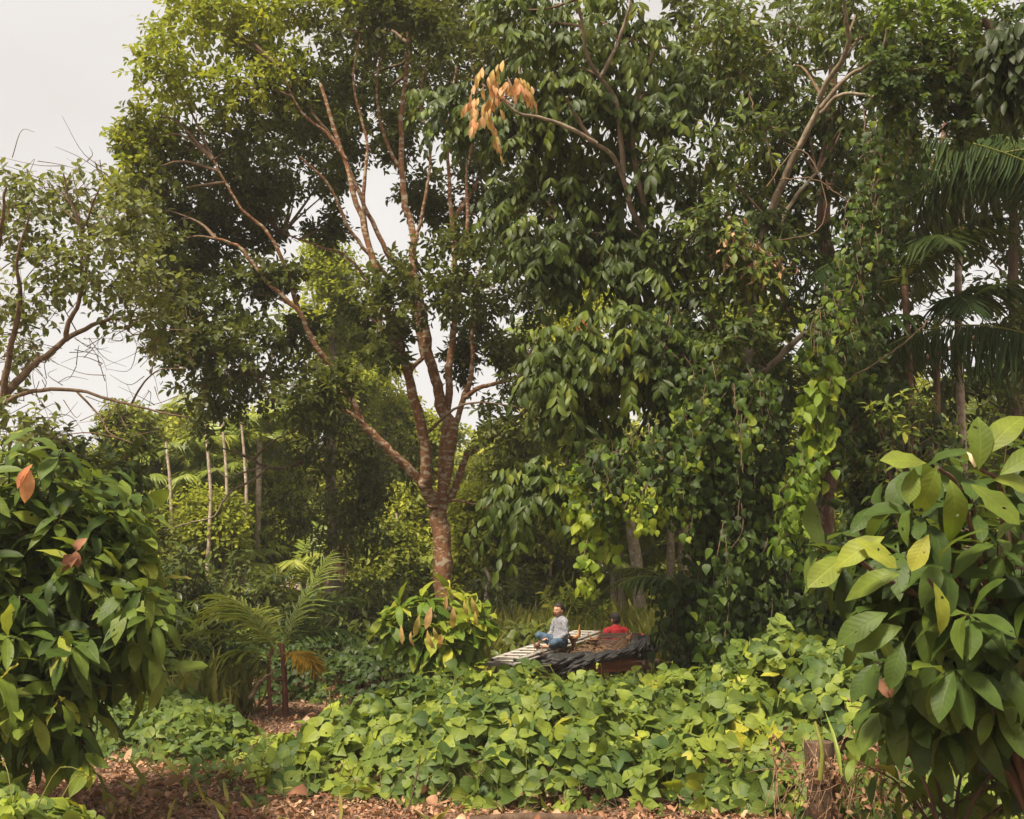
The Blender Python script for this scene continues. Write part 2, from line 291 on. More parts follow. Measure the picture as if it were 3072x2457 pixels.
# ------------------------------------------------------------------ shapes
def resample(P, n):
    P = np.asarray(P, float)
    if len(P) == 2: t = np.linspace(0, 1, n)[:, None]; return P[0] * (1 - t) + P[1] * t
    Q = np.vstack([2 * P[0] - P[1], P, 2 * P[-1] - P[-2]])
    out = []; m = len(P) - 1
    for u in np.linspace(0, m - 1e-6, n):
        i = int(u); t = u - i; a, b, c, d = Q[i], Q[i + 1], Q[i + 2], Q[i + 3]
        out.append(.5 * ((2 * b) + (-a + c) * t + (2 * a - 5 * b + 4 * c - d) * t * t + (-a + 3 * b - 3 * c + d) * t ** 3))
    return np.array(out)
def tube(acc, P, r0, r1=None, sides=8, n=None, mi=0, jit=0.0, cap=True, wob=0.0, rnd=.5, r=None):
    P = np.asarray(P, float)
    if n is None: n = max(2, (len(P) - 1) * 4 + 1)
    Q = resample(P, n)
    if jit: Q[1:-1] += rng.normal(0, jit, (n - 2, 3))
    if r1 is None: r1 = r0
    rad = np.linspace(r0, r1, n) if r is None else np.interp(np.linspace(0, 1, n), np.linspace(0, 1, len(r)), r)
    T = nrm(np.gradient(Q, axis=0))
    ref = np.array([0, 0, 1.]) if abs(T[0][2]) < .9 else np.array([1., 0, 0])
    A = np.zeros_like(T); a = nrm(np.cross(T[0], ref))
    for i in range(n):
        a = nrm(a - T[i] * np.dot(a, T[i])); A[i] = a
    B = np.cross(T, A)
    th = np.linspace(0, 2 * PI, sides, endpoint=False)
    w = np.ones((n, sides))
    if wob: w += rng.normal(0, wob, (n, sides))
    V = Q[:, None, :] + (rad[:, None] * w)[:, :, None] * (np.cos(th)[None, :, None] * A[:, None, :] + np.sin(th)[None, :, None] * B[:, None, :])
    V = V.reshape(-1, 3)
    i = np.arange(n - 1)[:, None] * sides; j = np.arange(sides)[None, :]; k = (j + 1) % sides
    F = np.stack([i + j, i + k, i + sides + k, i + sides + j], -1).reshape(-1, 4)
    acc.add(V, F, np.full(len(V), rnd), None, mi)
    if cap:
        b0 = acc.n
        acc.add(np.vstack([V[:sides], V[-sides:]]), [list(range(sides - 1, -1, -1)), list(range(sides, 2 * sides))], None, None, mi, False)
    return Q
def box(acc, c, size, R=None, mi=0, bev=0.0, smooth=False):
    s = np.array(size) / 2.0
    b = min(bev, s.min() * .9)
    if b <= 0:
        V = np.array([[x, y, z] for x in (-1, 1) for y in (-1, 1) for z in (-1, 1)], float) * s
        F = [[0, 1, 3, 2], [4, 6, 7, 5], [0, 4, 5, 1], [2, 3, 7, 6], [0, 2, 6, 4], [1, 5, 7, 3]]
        if R is not None: V = V @ np.asarray(R).T
        acc.add(V + c, F, None, None, mi, smooth); return
    # chamfered box
    V = []; idx = {}
    for x in (-1, 1):
        for y in (-1, 1):
            for z in (-1, 1):
                for ax in range(3):
                    v = np.array([x, y, z], float) * (s - b); v[ax] = [x, y, z][ax] * s[ax]
                    idx[(x, y, z, ax)] = len(V); V.append(v)
    F4 = []; F3 = []
    for ax in range(3):
        o = [a for a in range(3) if a != ax]
        for sg in (-1, 1):
            q = []
            for u, v in ((-1, -1), (1, -1), (1, 1), (-1, 1)):
                k = [0, 0, 0]; k[ax] = sg; k[o[0]] = u; k[o[1]] = v; q.append(idx[(*k, ax)])
            F4.append(q)
        for u in (-1, 1):
            for v in (-1, 1):
                q = []
                k = [0, 0, 0]; k[o[0]] = u; k[o[1]] = v
                for sg, a2 in ((-1, o[0]), (1, o[0]), (1, o[1]), (-1, o[1])):
                    kk = list(k); kk[ax] = sg; q.append(idx[(*kk, a2)])
                F4.append(q)
    for x in (-1, 1):
        for y in (-1, 1):
            for z in (-1, 1): F3.append([idx[(x, y, z, a)] for a in range(3)])
    V = np.array(V)
    if R is not None: V = V @ np.asarray(R).T
    V = V + c
    n0 = acc.n; acc.add(V, F4, None, None, mi, smooth)
    acc.F.append(np.array(F3) + n0); acc.MI.append(np.full(8, mi)); acc.sm.append(np.full(8, smooth))
def frame_from(d, up=(0, 0, 1)):
    d = nrm(np.asarray(d, float)); s = nrm(np.cross(d, up)); u = np.cross(s, d)
    return np.stack([d, s, u], 1)
def beam(acc, a, b, w, h, up=(0, 0, 1), mi=0, bev=.004):
    a = np.asarray(a, float); b = np.asarray(b, float)
    box(acc, (a + b) / 2, (np.linalg.norm(b - a), w, h), frame_from(b - a, up), mi, bev)

# leaf templates: x across (-1..1 half widths applied), y along 0..1, z normal
def T_leaf(nseg, wid, prof, fold=.25, curl=.15, wave=0., lift=0.):
    ys = np.linspace(0, 1, nseg + 1); V = []; U = []
    for k, y in enumerate(ys):
        w = prof(y) * wid; zc = -curl * y * y + lift * math.sin(PI * y)
        wv = wave * math.sin(k * 2.4)
        V += [[-w, y, zc + fold * w + wv * w], [0, y, zc], [w, y, zc + fold * w - wv * w]]
        U += [[-prof(y), y, 0], [0, y, 0], [prof(y), y, 0]]
    F = []
    for k in range(nseg):
        a = 3 * k; F += [[a, a + 1, a + 4, a + 3], [a + 1, a + 2, a + 5, a + 4]]
    return np.array(V, float), np.array(F), np.array(U, float)
p_ell = lambda y: max(0.02, math.sin(PI * min(1, max(0, y)) ** .9)) ** .8
p_obo = lambda y: max(0.02, math.sin(PI * y ** 1.25)) ** .75 if 0 < y < 1 else .02
p_heart = lambda y: [.5, .98, .98, .78, .40, .03][int(round(y * 5))]
p_strip = lambda y: [.5, 1, .75, .05][int(round(y * 3))]
def T_hex(wid, fold=.3, curl=.1):
    V = np.array([[0, 0, 0], [-wid, .35, fold * wid], [-wid * .8, .7, fold * wid - curl * .5], [0, 1, -curl], [wid * .8, .7, fold * wid - curl * .5], [wid, .35, fold * wid]])
    return V, np.array([[0, 3, 2, 1], [0, 5, 4, 3]]), np.c_[V[:, 0] / wid, V[:, 1], 0 * V[:, 0]]
TP = {
 'small': [T_hex(.25, .3, .1), T_hex(.22, .45, .25), T_hex(.28, .15, -.05)],
 'med': [T_leaf(3, .2, p_ell, .3, c, 0, .03) for c in (.1, .3, .0)],
 'long': [T_leaf(4, .17, p_obo, .3, c, .1, .04) for c in (.15, .4, .05)],
 'cacao': [T_leaf(7, w, p_obo, f, c, wv, .05) for (w, f, c, wv) in ((.19, .25, .2, .12), (.2, .15, .45, .15), (.17, .4, .1, .1), (.2, .3, .75, .16), (.21, .1, .0, .2))],
 'heart': [T_leaf(5, .47, p_heart, f, c, wv, .04) for (f, c, wv) in ((.10, .18, .06), (.28, .08, .06), (.0, .42, .05), (.18, .25, .12), (.40, .15, .05))],
 'strip': [T_leaf(3, .06, p_strip, .5, c, 0, .0) for c in (.15, .35, .6)],
 'flake': [T_leaf(4, .3, p_ell, f, c, wv, .1) for (f, c, wv) in ((.8, .5, .3), (.3, -.4, .3), (1.2, .3, .1), (-.5, .6, .4))],
}
def leaves(acc, tmpl, P, Fw, N, L, wmul=1.0, rnd=None, mi=0, smooth=True):
    """instances of leaf templates"""
    P = np.asarray(P, float); n = len(P)
    if n == 0: return
    Fw = nrm(np.asarray(Fw, float)); N = np.asarray(N, float); Sd = nrm(np.cross(Fw, N)); N = np.cross(Sd, Fw)
    L = np.broadcast_to(np.asarray(L, float), (n,)); wmul = np.broadcast_to(np.asarray(wmul, float), (n,))
    rnd = rng.random(n) if rnd is None else np.broadcast_to(np.asarray(rnd, float), (n,))
    T = TP[tmpl]; ch = rng.integers(0, len(T), n)
    for k, (V, F, U) in enumerate(T):
        ix = np.where(ch == k)[0]
        if not len(ix): continue
        A = (P[ix, None] + L[ix, None, None] * (V[None, :, 0:1] * wmul[ix, None, None] * Sd[ix, None] + V[None, :, 1:2] * Fw[ix, None] + V[None, :, 2:3] * N[ix, None]))
        nv = len(V)
        FF = (F[None] + (np.arange(len(ix)) * nv)[:, None, None]).reshape(-1, F.shape[1])
        acc.add(A.reshape(-1, 3), FF, np.repeat(rnd[ix], nv), np.tile(U, (len(ix), 1)), mi, smooth)
def segs(acc, A, B, ra, rb, mi=0):
    """many straight three-sided twigs at once"""
    A = np.asarray(A); B = np.asarray(B); n = len(A)
    if n == 0: return
    d = nrm(B - A); s = nrm(np.cross(d, np.array([.3, .2, 1.]))); u = np.cross(s, d)
    V = []
    for (Q, r) in ((A, ra), (B, rb)):
        for k in range(3):
            t = 2 * PI * k / 3; V.append(Q + r * (math.cos(t) * s + math.sin(t) * u))
    V = np.stack(V, 1).reshape(-1, 3)
    f = np.array([[0, 1, 4, 3], [1, 2, 5, 4], [2, 0, 3, 5]])
    acc.add(V, (f[None] + (np.arange(n) * 6)[:, None, None]).reshape(-1, 4), None, None, mi)
UPV = np.array([0, 0, 1.0])
def sprays(la, ta, P, D, n, tl, L, tmpl, droop=.3, spread=.9, wm=1.0, lj=.25, face=(0, 0, 1), facej=.35, rnd0=0., rnd1=1., mi=0, tmi=0, tr=.004, pinnate=False, along=.35, yb=0.0):
    """leafy twigs: at each P a twig of length tl along D carrying n leaves"""
    P = np.asarray(P, float); D = nrm(np.asarray(D, float)); m = len(P)
    if m == 0: return
    k = np.arange(n); t = (k + .6) / n
    if pinnate: t = (k // 2 + 1) / (n // 2)
    s = nrm(np.cross(D, UPV + rng.normal(0, .05, (m, 3)))); u = np.cross(s, D)
    ph = rng.random((m, 1)) * 2 * PI + k[None] * 2.4
    if pinnate: ph = np.where(k[None] % 2 == 0, 0.0, PI) + rng.normal(0, .25, (m, n))
    TL = tl * (1 + rng.uniform(-.25, .25, (m, 1, 1)))
    base = P[:, None] + D[:, None] * (TL * t[None, :, None]) + UPV * (-(t[None, :, None] ** 2) * TL * droop * .4)
    rad = np.cos(ph)[..., None] * s[:, None] + np.sin(ph)[..., None] * u[:, None]
    al = along + .5 * t[None, :, None] ** 2 * (0 if pinnate else 1)
    f = nrm(D[:, None] * al + rad * spread + rng.normal(0, .18, (m, n, 3)) - UPV * droop)
    N = np.asarray(face, float) + rng.normal(0, facej, (m, n, 3)) + .25 * D[:, None]
    LL = L * (1 + rng.uniform(-lj, lj, (m, n)))
    r = np.clip(rng.uniform(rnd0, rnd1, (m, 1)) * .55 + rng.uniform(rnd0, rnd1, (m, n)) * .45 + yb * (t[None] - .5), 0, 1)
    leaves(la, tmpl, base.reshape(-1, 3), f.reshape(-1, 3), N.reshape(-1, 3), LL.ravel(), wm * rng.uniform(.78, 1.2, LL.size), r.ravel(), mi)
    if ta is not None: segs(ta, P, P + D * tl - UPV * tl * droop * .4, tr, tr * .5, tmi)
def in_blob(c, R, nclump, per, cr=.38, shell=.5):
    """clumps spread through an ellipsoid -> spray bases and outward directions"""
    c = np.asarray(c, float); R = np.broadcast_to(np.asarray(R, float), (3,))
    d = nrm(rng.normal(size=(nclump, 3))); rr = rng.random(nclump) ** shell
    cc = c + d * rr[:, None] * R * .82
    q = nrm(rng.normal(size=(nclump, per, 3))); q2 = rng.random((nclump, per, 1)) ** .45
    off = q * q2 * R * cr
    off[..., 2] *= .75
    P = (cc[:, None] + off).reshape(-1, 3)
    D = (q * .9 + d[:, None] * .5 + np.array([0, 0, .25]) + rng.normal(0, .25, q.shape)).reshape(-1, 3)
    return cc, P, D
def connect(acc, pts, cc, r0=.018, r1=.005, sides=4, zpen=.0, mi=0, maxd=99):
    """twigs from the nearest bough point to each clump centre"""
    pts = np.asarray(pts)
    for c in cc:
        d = np.linalg.norm(pts - c, axis=1) + np.maximum(0, pts[:, 2] - c[2] + .1) * 1.2
        d = d * (1 + rng.uniform(0, .6, len(d))); i = int(np.argmin(d)); a = pts[i]; L = np.linalg.norm(c - a)
        if L > maxd: continue
        mid = (a + c) / 2 + np.array([0, 0, -.06 * L]) + rng.normal(0, .07 * L, 3)
        q = a + (c - a) * .25 + rng.normal(0, .03 * L, 3)
        tube(acc, [a, q, mid, c], min(r0 * (.5 + .2 * L), r0 * 1.2), r1, sides, 7, mi, cap=False)

def tree(name, label, cat, base, boughs, blobs, leaf, bark, lf, group=None, twr=(.018, .005), lmat2=None, extra=None, conn=True, maxd=99):
    """boughs: list of (points, r0, r1, sides); blobs: (centre, R, nclump, per)
    leaf: dict for sprays; two parts: trunk (with boughs and twigs) and crown"""
    root = thing(name, label, cat, (base[0], base[1], 0), group)
    ta = Acc(); la = Acc(); pts = []
    for b in boughs:
        P, r0, r1 = b[0], b[1], b[2]; sd = b[3] if len(b) > 3 else 7
        Q = tube(ta, P, r0, r1, sd, max(4, (len(P) - 1) * 5), jit=r0 * .12, wob=.04)
        pts.append(Q[len(Q) // 4:] if len(pts) else Q[len(Q) // 2:])
    pts = np.vstack(pts)
    for bl in blobs:
        c, R, nc, per = bl[:4]; kw = dict(leaf); 
        if len(bl) > 4: kw.update(bl[4])
        cc, P, D = in_blob(c, R, nc, per)
        if conn:
            c = np.asarray(c, float); d = np.linalg.norm(pts - c, axis=1) + np.maximum(0, pts[:, 2] - c[2] + .3) * 1.5
            s0 = pts[int(np.argmin(d))]; Ls = np.linalg.norm(c - s0)
            if Ls > .35:
                mid = s0 + (c - s0) * .45 + np.array([0, 0, .08 * Ls]) + rng.normal(0, .06 * Ls, 3)
                sb = tube(ta, [s0, mid, c], min(.012 + .012 * Ls, .034) * twr[0] / .018, twr[1] * 1.3, 5, 9, 1, cap=False); loc = sb[3:]
            else: loc = pts
            connect(ta, loc, cc, twr[0] * .6, twr[1], maxd=maxd, mi=1)
        sprays(la, ta, P, D, mi=kw.pop('mi', 0), tmi=1, **kw)
    if extra: extra(la, ta)
    obj('trunk', ta, [bark, M['twig']], root)
    obj('crown', la, lf, root)
    return root

# ------------------------------------------------------------------ world, sun
SUN_EL, SUN_AZ = math.radians(57), math.radians(-142)      # azimuth measured from +Y towards +X: behind the camera on the left
world = bpy.data.worlds.new('World'); sc.world = world; world.use_nodes = True
nt = world.node_tree; nt.nodes.clear(); L_ = nt.links
wo = nt.nodes.new('ShaderNodeOutputWorld'); bg = nt.nodes.new('ShaderNodeBackground')
sky = nt.nodes.new('ShaderNodeTexSky'); sky.sky_type = 'NISHITA'; sky.sun_disc = False
sky.sun_elevation = SUN_EL; sky.sun_rotation = SUN_AZ % (2 * PI); sky.dust_density = 3.0; sky.air_density = 1.0
tc = nt.nodes.new('ShaderNodeTexCoord')
nz = nt.nodes.new('ShaderNodeTexNoise'); nz.inputs['Scale'].default_value = 1.6; nz.inputs['Detail'].default_value = 4
mp = nt.nodes.new('ShaderNodeMapping'); mp.inputs['Scale'].default_value = (1, 1, 2.6); L_.new(tc.outputs['Generated'], mp.inputs[0]); L_.new(mp.outputs[0], nz.inputs['Vector'])
cr = ramp(nt, [(.3, (7.2, 6.75, 6.3)), (.7, (8.5, 8.15, 7.85))])
sz = nt.nodes.new('ShaderNodeSeparateXYZ'); L_.new(tc.outputs['Generated'], sz.inputs[0])
zz = nt.nodes.new('ShaderNodeMapRange'); zz.inputs['From Min'].default_value = .1; zz.inputs['From Max'].default_value = .6; zz.inputs['To Min'].default_value = .18; zz.inputs['To Max'].default_value = -.2; L_.new(sz.outputs[2], zz.inputs['Value'])
ad = nt.nodes.new('ShaderNodeMath'); ad.operation = 'ADD'; L_.new(nz.outputs['Fac'], ad.inputs[0]); L_.new(zz.outputs[0], ad.inputs[1]); L_.new(ad.outputs[0], cr.inputs[0])
mxw = nt.nodes.new('ShaderNodeMix'); mxw.data_type = 'RGBA'; mxw.inputs['Factor'].default_value = .93
L_.new(sky.outputs[0], mxw.inputs['A']); L_.new(cr.outputs[0], mxw.inputs['B']); L_.new(mxw.outputs['Result'], bg.inputs[0])
bg.inputs[1].default_value = .071
L_.new(bg.outputs[0], wo.inputs[0])
sun = bpy.data.lights.new('sun', 'SUN'); sun.energy = 5.0; sun.angle = math.radians(11); sun.color = (1.0, .90, .72)
so = bpy.data.objects.new('sun', sun); C.objects.link(so)
sd = Vector((math.sin(SUN_AZ) * math.cos(SUN_EL), math.cos(SUN_AZ) * math.cos(SUN_EL), math.sin(SUN_EL)))
so.rotation_euler = (-sd).to_track_quat('-Z', 'Y').to_euler(); so.location = (-20, -20, 30)
sc.view_settings.view_transform = 'Standard'; sc.view_settings.look = 'None'; sc.view_settings.exposure = 0.68; sc.view_settings.gamma = 1.0
sc.render.film_transparent = False
sc.cycles.max_bounces = 6; sc.cycles.diffuse_bounces = 3; sc.cycles.transmission_bounces = 3; sc.cycles.glossy_bounces = 2
sc.cycles.volume_bounces = 0; sc.cycles.caustics_reflective = False; sc.cycles.caustics_refractive = False
sc.cycles.use_denoising = True

# ------------------------------------------------------------------ ground
def gz(x, y):
    return .05 * np.sin(x * .9 + 1) * np.cos(y * .7) + .03 * np.sin(x * 2.3 + y * 1.7)
def ground():
    a = Acc()
    xs = np.concatenate([[-600, -150, -60], np.linspace(-30, 30, 121), [60, 150, 600]])
    ys = np.concatenate([[-100, -20], np.linspace(0, 60, 121), [90, 150, 300, 900]])
    X, Y = np.meshgrid(xs, ys); fade = np.clip((40 - np.abs(X)) / 15, 0, 1) * np.clip((60 - Y) / 20, 0, 1)
    Z = gz(X, Y) * fade
    V = np.stack([X, Y, Z], -1).reshape(-1, 3); nx, ny = len(xs), len(ys)
    i = np.arange(ny - 1)[:, None] * nx; j = np.arange(nx - 1)[None]
    a.add(V, np.stack([i + j, i + j + 1, i + nx + j + 1, i + nx + j], -1).reshape(-1, 4))
    o = obj('ground', a, M['ground']); o['kind'] = 'structure'
    o['label'] = 'brown soil of the clearing and forest floor under litter'
ground()
def lump(x, y, s=1.0):
    return (np.sin(x * 2.1 * s + 1.3) * np.cos(y * 1.7 * s + .4) + .6 * np.sin(x * 4.3 * s - y * 2.9 * s) + .5 * np.sin(y * 5.1 * s + x * 1.1)) / 2.1
def litter():
    a = Acc(); n = 42000
    Y = 8.3 + 16 * rng.random(n) ** 1.5; px = rng.uniform(-60, 1080, n); X = (px - 512) / FOC * Y
    Z = gz(X, Y) + rng.random(n) * .05
    th = rng.random(n) * 2 * PI; f = np.c_[np.cos(th), np.sin(th), rng.normal(0, .35, n)]
    N = UPV + rng.normal(0, .55, (n, 3))
    leaves(a, 'flake', np.c_[X, Y, Z], f, N, rng.uniform(.03, .10, n) * (1 + 1.0 * (rng.random(n) < .03)), rng.uniform(.4, 1.3, n), np.clip(rng.random(n) * .8 + .25 * lump(X * 1.5, Y * 1.5), 0, 1))
    m = 14000; Y = 8.3 + 12 * rng.random(m) ** 1.5; X = (rng.uniform(-40, 1060, m) - 512) / FOC * Y; Z = gz(X, Y) + .02 + rng.random(m) * .05
    th = rng.random(m) * 2 * PI; d = np.c_[np.cos(th), np.sin(th), rng.normal(0, .25, m)] * rng.uniform(.05, .22, (m, 1))
    A = np.c_[X, Y, Z]; segs(a, A, A + d, .004, .002, 1)
    o = obj('leaf_litter', a, [M['dry'], M['twig']]); tag(o, 'carpet of dry brown fallen leaves and twigs on the open ground', 'leaf litter', kind='stuff')
litter()

# ------------------------------------------------------------------ creeper ground cover
def poly_dist(P, poly):
    """signed distance (inside positive) of points to polygon"""
    poly = np.asarray(poly, float); n = len(poly); d = np.full(len(P), 1e9); ins = np.zeros(len(P), bool)
    for i in range(n):
        a, b = poly[i], poly[(i + 1) % n]; ab = b - a
        t = np.clip(((P - a) @ ab) / (ab @ ab), 0, 1); q = a + t[:, None] * ab
        d = np.minimum(d, np.linalg.norm(P - q, axis=1))
        c = ((a[1] > P[:, 1]) != (b[1] > P[:, 1])) & (P[:, 0] < (b[0] - a[0]) * (P[:, 1] - a[1]) / (b[1] - a[1] + 1e-12) + a[0])
        ins ^= c
    return np.where(ins, d, -d)
def cover(name, label, poly, H, rise, dens, L, mat, amp=.16, bumps=(), lo=0., hi=1., up=1.0, tend=0, dead=0, young=0.06):
    poly = np.asarray(poly, float); lo_, hi_ = poly.min(0), poly.max(0)
    area = (hi_ - lo_).prod(); n = int(area * dens * 1.0)
    Q = rng.uniform(lo_, hi_, (n, 2)); edge_n = .18 * lump(Q[:, 0] * 2, Q[:, 1] * 2)
    def hh(Q):
        d = poly_dist(Q, poly) + .22 * lump(Q[:, 0] * 1.8, Q[:, 1] * 1.8)
        h = H * (1 - np.exp(-np.maximum(d, 0) / rise)) * (1 + amp * 1.5 * lump(Q[:, 0], Q[:, 1]) + amp * .7 * lump(Q[:, 0] * 2.2, Q[:, 1] * 2.2))
        for (bx, by, bh, br) in bumps: h = h + bh * np.exp(-((Q[:, 0] - bx) ** 2 + (Q[:, 1] - by) ** 2) / br ** 2) * (d > 0)
        return h, d
    h, d = hh(Q)
    e = .04; gx = (hh(Q + [e, 0])[0] - h) / e; gy = (hh(Q + [0, e])[0] - h) / e
    gx = np.clip(gx, -3, 3); gy = np.clip(gy, -3, 3)
    keep = (d > 0) & (rng.random(n) < np.sqrt(1 + gx ** 2 + gy ** 2) / 2.0)
    Q, h, gx, gy = Q[keep], h[keep], gx[keep], gy[keep]; n = len(Q)
    dep = rng.exponential(.12, n) - .06
    z = np.maximum(.03, h - dep) + gz(Q[:, 0], Q[:, 1])
    NN = nrm(np.c_[-gx * .8, -gy * .8, np.full(n, up)])
    a = Acc(); P = np.c_[Q, z]
    # trifoliate leaves
    th = rng.random(n) * 2 * PI
    tone = np.clip(.44 + .22 * lump(Q[:, 0] * .8, Q[:, 1] * .8) + rng.normal(0, .22, n), 0, 1) * (hi - lo) + lo
    LL = L * rng.uniform(.5, 1.35, n)
    NJ = nrm(NN + rng.normal(0, .5, (n, 3)) + [-.12, -.3, 0])
    for k, da in enumerate((0, 2.1, -2.1)):
        t = th + da + rng.normal(0, .15, n)
        f = np.c_[np.cos(t), np.sin(t), np.zeros(n)]; f = nrm(f - NJ * (f * NJ).sum(1, keepdims=True) - .12 * UPV)
        leaves(a, 'heart', P + f * LL[:, None] * .12, f, NJ + rng.normal(0, .18, (n, 3)), LL, rng.uniform(.8, 1.1, n), np.clip(tone + rng.normal(0, .08, n), 0, 1))
    segs(a, P, P - np.c_[rng.normal(0, .06, (n, 2)), rng.uniform(.08, .3, n)], .0035, .0035, 1)
    for _ in range(tend):
        i = rng.integers(0, n); p = np.array([Q[i, 0], Q[i, 1], h[i]]); b = rng.normal(0, .1, 2); l = rng.uniform(.12, .32)
        pts = [p, p + [b[0] * .4, b[1] * .4, l * .5], p + [b[0], b[1], l], p + [b[0] * 1.9, b[1] * 1.6, l * .93], p + [b[0] * 2.2, b[1] * 2, l * .8]]
        tube(a, pts, .005, .0025, 4, 9, 1, cap=False)
        m = 3; leaves(a, 'heart', np.array(pts)[[2, 3, 4]], rng.normal(0, 1, (m, 3)) + [0, 0, .3], rng.normal(0, 1, (m, 3)), .04, 1, np.full(m, .97))
    if dead:
        m = dead; i = rng.integers(0, n, m * 4); fr = [k for k in i if gy[k] > .35 or h[k] < H * .7][:m]; fr = np.array(fr, int); m = len(fr)
        if m:
            p = np.c_[Q[fr], rng.uniform(.02, .9, m) * h[fr] * .8] + np.c_[rng.normal(0, .05, m), rng.uniform(-.12, .05, m), np.zeros(m)]
            leaves(a, 'flake', p, rng.normal(0, 1, (m, 3)) - [0, 0, .8], rng.normal(0, 1, (m, 3)), rng.uniform(.06, .14, m), 1.4, rng.random(m), 2)
            e = p + np.c_[rng.normal(0, .12, (m, 2)), rng.uniform(-.25, .3, m)]; segs(a, p, e, .004, .003, 3)
    o = obj(name, a, [M[mat], M['grass'], M['dry'], M['twig']]); tag(o, label, 'ground cover', kind='stuff')
    return o
big = [(-3.05, 12.9), (-2.75, 11.8), (-1.95, 10.8), (-.9, 10.35), (0.2, 10.1), (2, 9.85), (4.3, 9.2), (7, 8.9), (8, 17), (4, 17.6), (1, 17.6), (-1.4, 17.4), (-2.1, 16.2), (-2.2, 14.6), (-2.5, 13.2)]
cover('creeper_ground_cover', 'broad knee-high mound of yellow-green three-leaved creeper in front of the cart', big, .72, .42, 190, .14, 'kudzu', amp=.26,
      bumps=((3.1, 11.9, .68, 1.0), (-2.5, 13.6, -.45, 1.3), (-2.2, 15.6, -.25, .9), (-.6, 17.0, -.35, 1.1), (.8, 17.2, -.44, 1.3), (2.4, 17.2, -.42, 1.4), (.8, 15.4, -.16, 1.2), (1.9, 14.5, .12, 1.0), (-1.0, 15.5, .1, .7)), tend=60, dead=2600)
cover('creeper_ground_cover', 'low green creeper patch between left bush and small palm', [(-7, 13.1), (-5.2, 13.2), (-4.2, 12.9), (-3.6, 12.2), (-3.05, 12.4), (-3.1, 13.6), (-3.4, 15), (-4.0, 16.3), (-5.5, 17.5), (-9, 18)], .42, .35, 170, .12, 'kudzu', lo=0, hi=.7, tend=15, dead=300)
cover('creeper_ground_cover', 'clump of bright creeper leaves at bottom left corner', [(-6, 7.2), (-3.35, 7.2), (-2.9, 7.8), (-2.95, 8.3), (-3.4, 8.8), (-4.4, 9.0), (-6, 9.0)], .66, .28, 230, .14, 'kudzu', lo=.2, hi=1., tend=12)
cover('creeper_ground_cover', 'few creeper leaves spilling over litter below the stump', [(2.05, 8.55), (3.3, 8.5), (3.3, 9.0), (2.2, 9.15)], .18, .12, 130, .11, 'kudzu', lo=0, hi=.7)
cover('creeper_ground_cover', 'thin creeper shoots on litter left of main mound', [(-3.7, 12.3), (-3.1, 11.0), (-2.3, 10.5), (-2.1, 12.5), (-2.6, 13.9), (-3.2, 13.8)], .16, .2, 50, .10, 'kudzu', lo=.1, hi=.9)
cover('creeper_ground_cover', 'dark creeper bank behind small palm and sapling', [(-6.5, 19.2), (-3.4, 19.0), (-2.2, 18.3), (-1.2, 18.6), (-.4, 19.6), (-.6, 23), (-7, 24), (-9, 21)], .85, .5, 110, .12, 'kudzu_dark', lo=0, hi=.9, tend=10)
cover('creeper_ground_cover', 'low yellow-green undergrowth between bushes at middle distance', [(-10, 24), (-1, 23), (1, 24), (1, 32), (-12, 32)], .7, .8, 45, .16, 'kudzu', lo=.2, hi=1, amp=.35)
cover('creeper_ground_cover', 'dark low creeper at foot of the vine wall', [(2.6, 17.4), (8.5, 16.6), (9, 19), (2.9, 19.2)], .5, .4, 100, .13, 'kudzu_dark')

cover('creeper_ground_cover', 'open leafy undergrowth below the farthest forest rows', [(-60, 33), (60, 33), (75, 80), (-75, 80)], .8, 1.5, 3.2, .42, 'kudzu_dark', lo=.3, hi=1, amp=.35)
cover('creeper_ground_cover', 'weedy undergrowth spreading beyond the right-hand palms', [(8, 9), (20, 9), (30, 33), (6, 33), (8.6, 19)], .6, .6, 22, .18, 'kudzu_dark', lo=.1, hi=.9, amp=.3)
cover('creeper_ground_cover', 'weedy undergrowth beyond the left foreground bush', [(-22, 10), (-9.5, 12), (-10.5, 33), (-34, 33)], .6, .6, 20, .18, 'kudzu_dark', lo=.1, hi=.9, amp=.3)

# ------------------------------------------------------------------ the big multi-stemmed tree
def srcline(pts, Y, dY=0.0):
    n = len(pts); return [S(x, y, Y + dY * i / max(1, n - 1)) for i, (x, y) in enumerate(pts)]
YT = 22.0
base = W(443, 680, YT)
B = []
B.append(([[base[0], base[1], -.1], S(1330, 1800, YT), S(1326, 1650, YT), S(1318, 1540, YT)], .205, .175, 12))
B.append((srcline([(1318, 1545), (1298, 1500), (1272, 1454), (1283, 1418), (1257, 1251), (1225, 1125), (1189, 1016), (1140, 860), (1080, 640), (1024, 452), (960, 250)], YT, -1.8), .15, .032, 9))
B.append((srcline([(1272, 1454), (1220, 1400), (1160, 1345), (1089, 1269), (1056, 1200), (1018, 1124), (943, 1033), (897, 935), (814, 860), (724, 747), (648, 716)], YT, -1.8), .10, .028, 8))
B.append((srcline([(897, 935), (852, 792), (792, 686), (724, 626), (640, 480)], YT - 1.0, -.8), .05, .02, 6))
B.append((srcline([(1320, 1545), (1330, 1470), (1356, 1292), (1325, 1230), (1309, 1146), (1283, 1063), (1258, 882), (1243, 814), (1240, 716), (1212, 588), (1205, 490), (1205, 339), (1220, 188), (1225, 30)], YT, -.8), .14, .032, 9))
B.append((srcline([(1325, 1500), (1328, 1400), (1335, 1292), (1345, 1183), (1350, 1078), (1361, 1000), (1366, 850), (1363, 754), (1356, 663), (1348, 528), (1340, 380), (1370, 200)], YT, -.4), .10, .022, 8))
B.append((srcline([(1363, 656), (1416, 573), (1446, 520), (1506, 437), (1560, 330)], YT + .7, 1), .06, .02, 6))
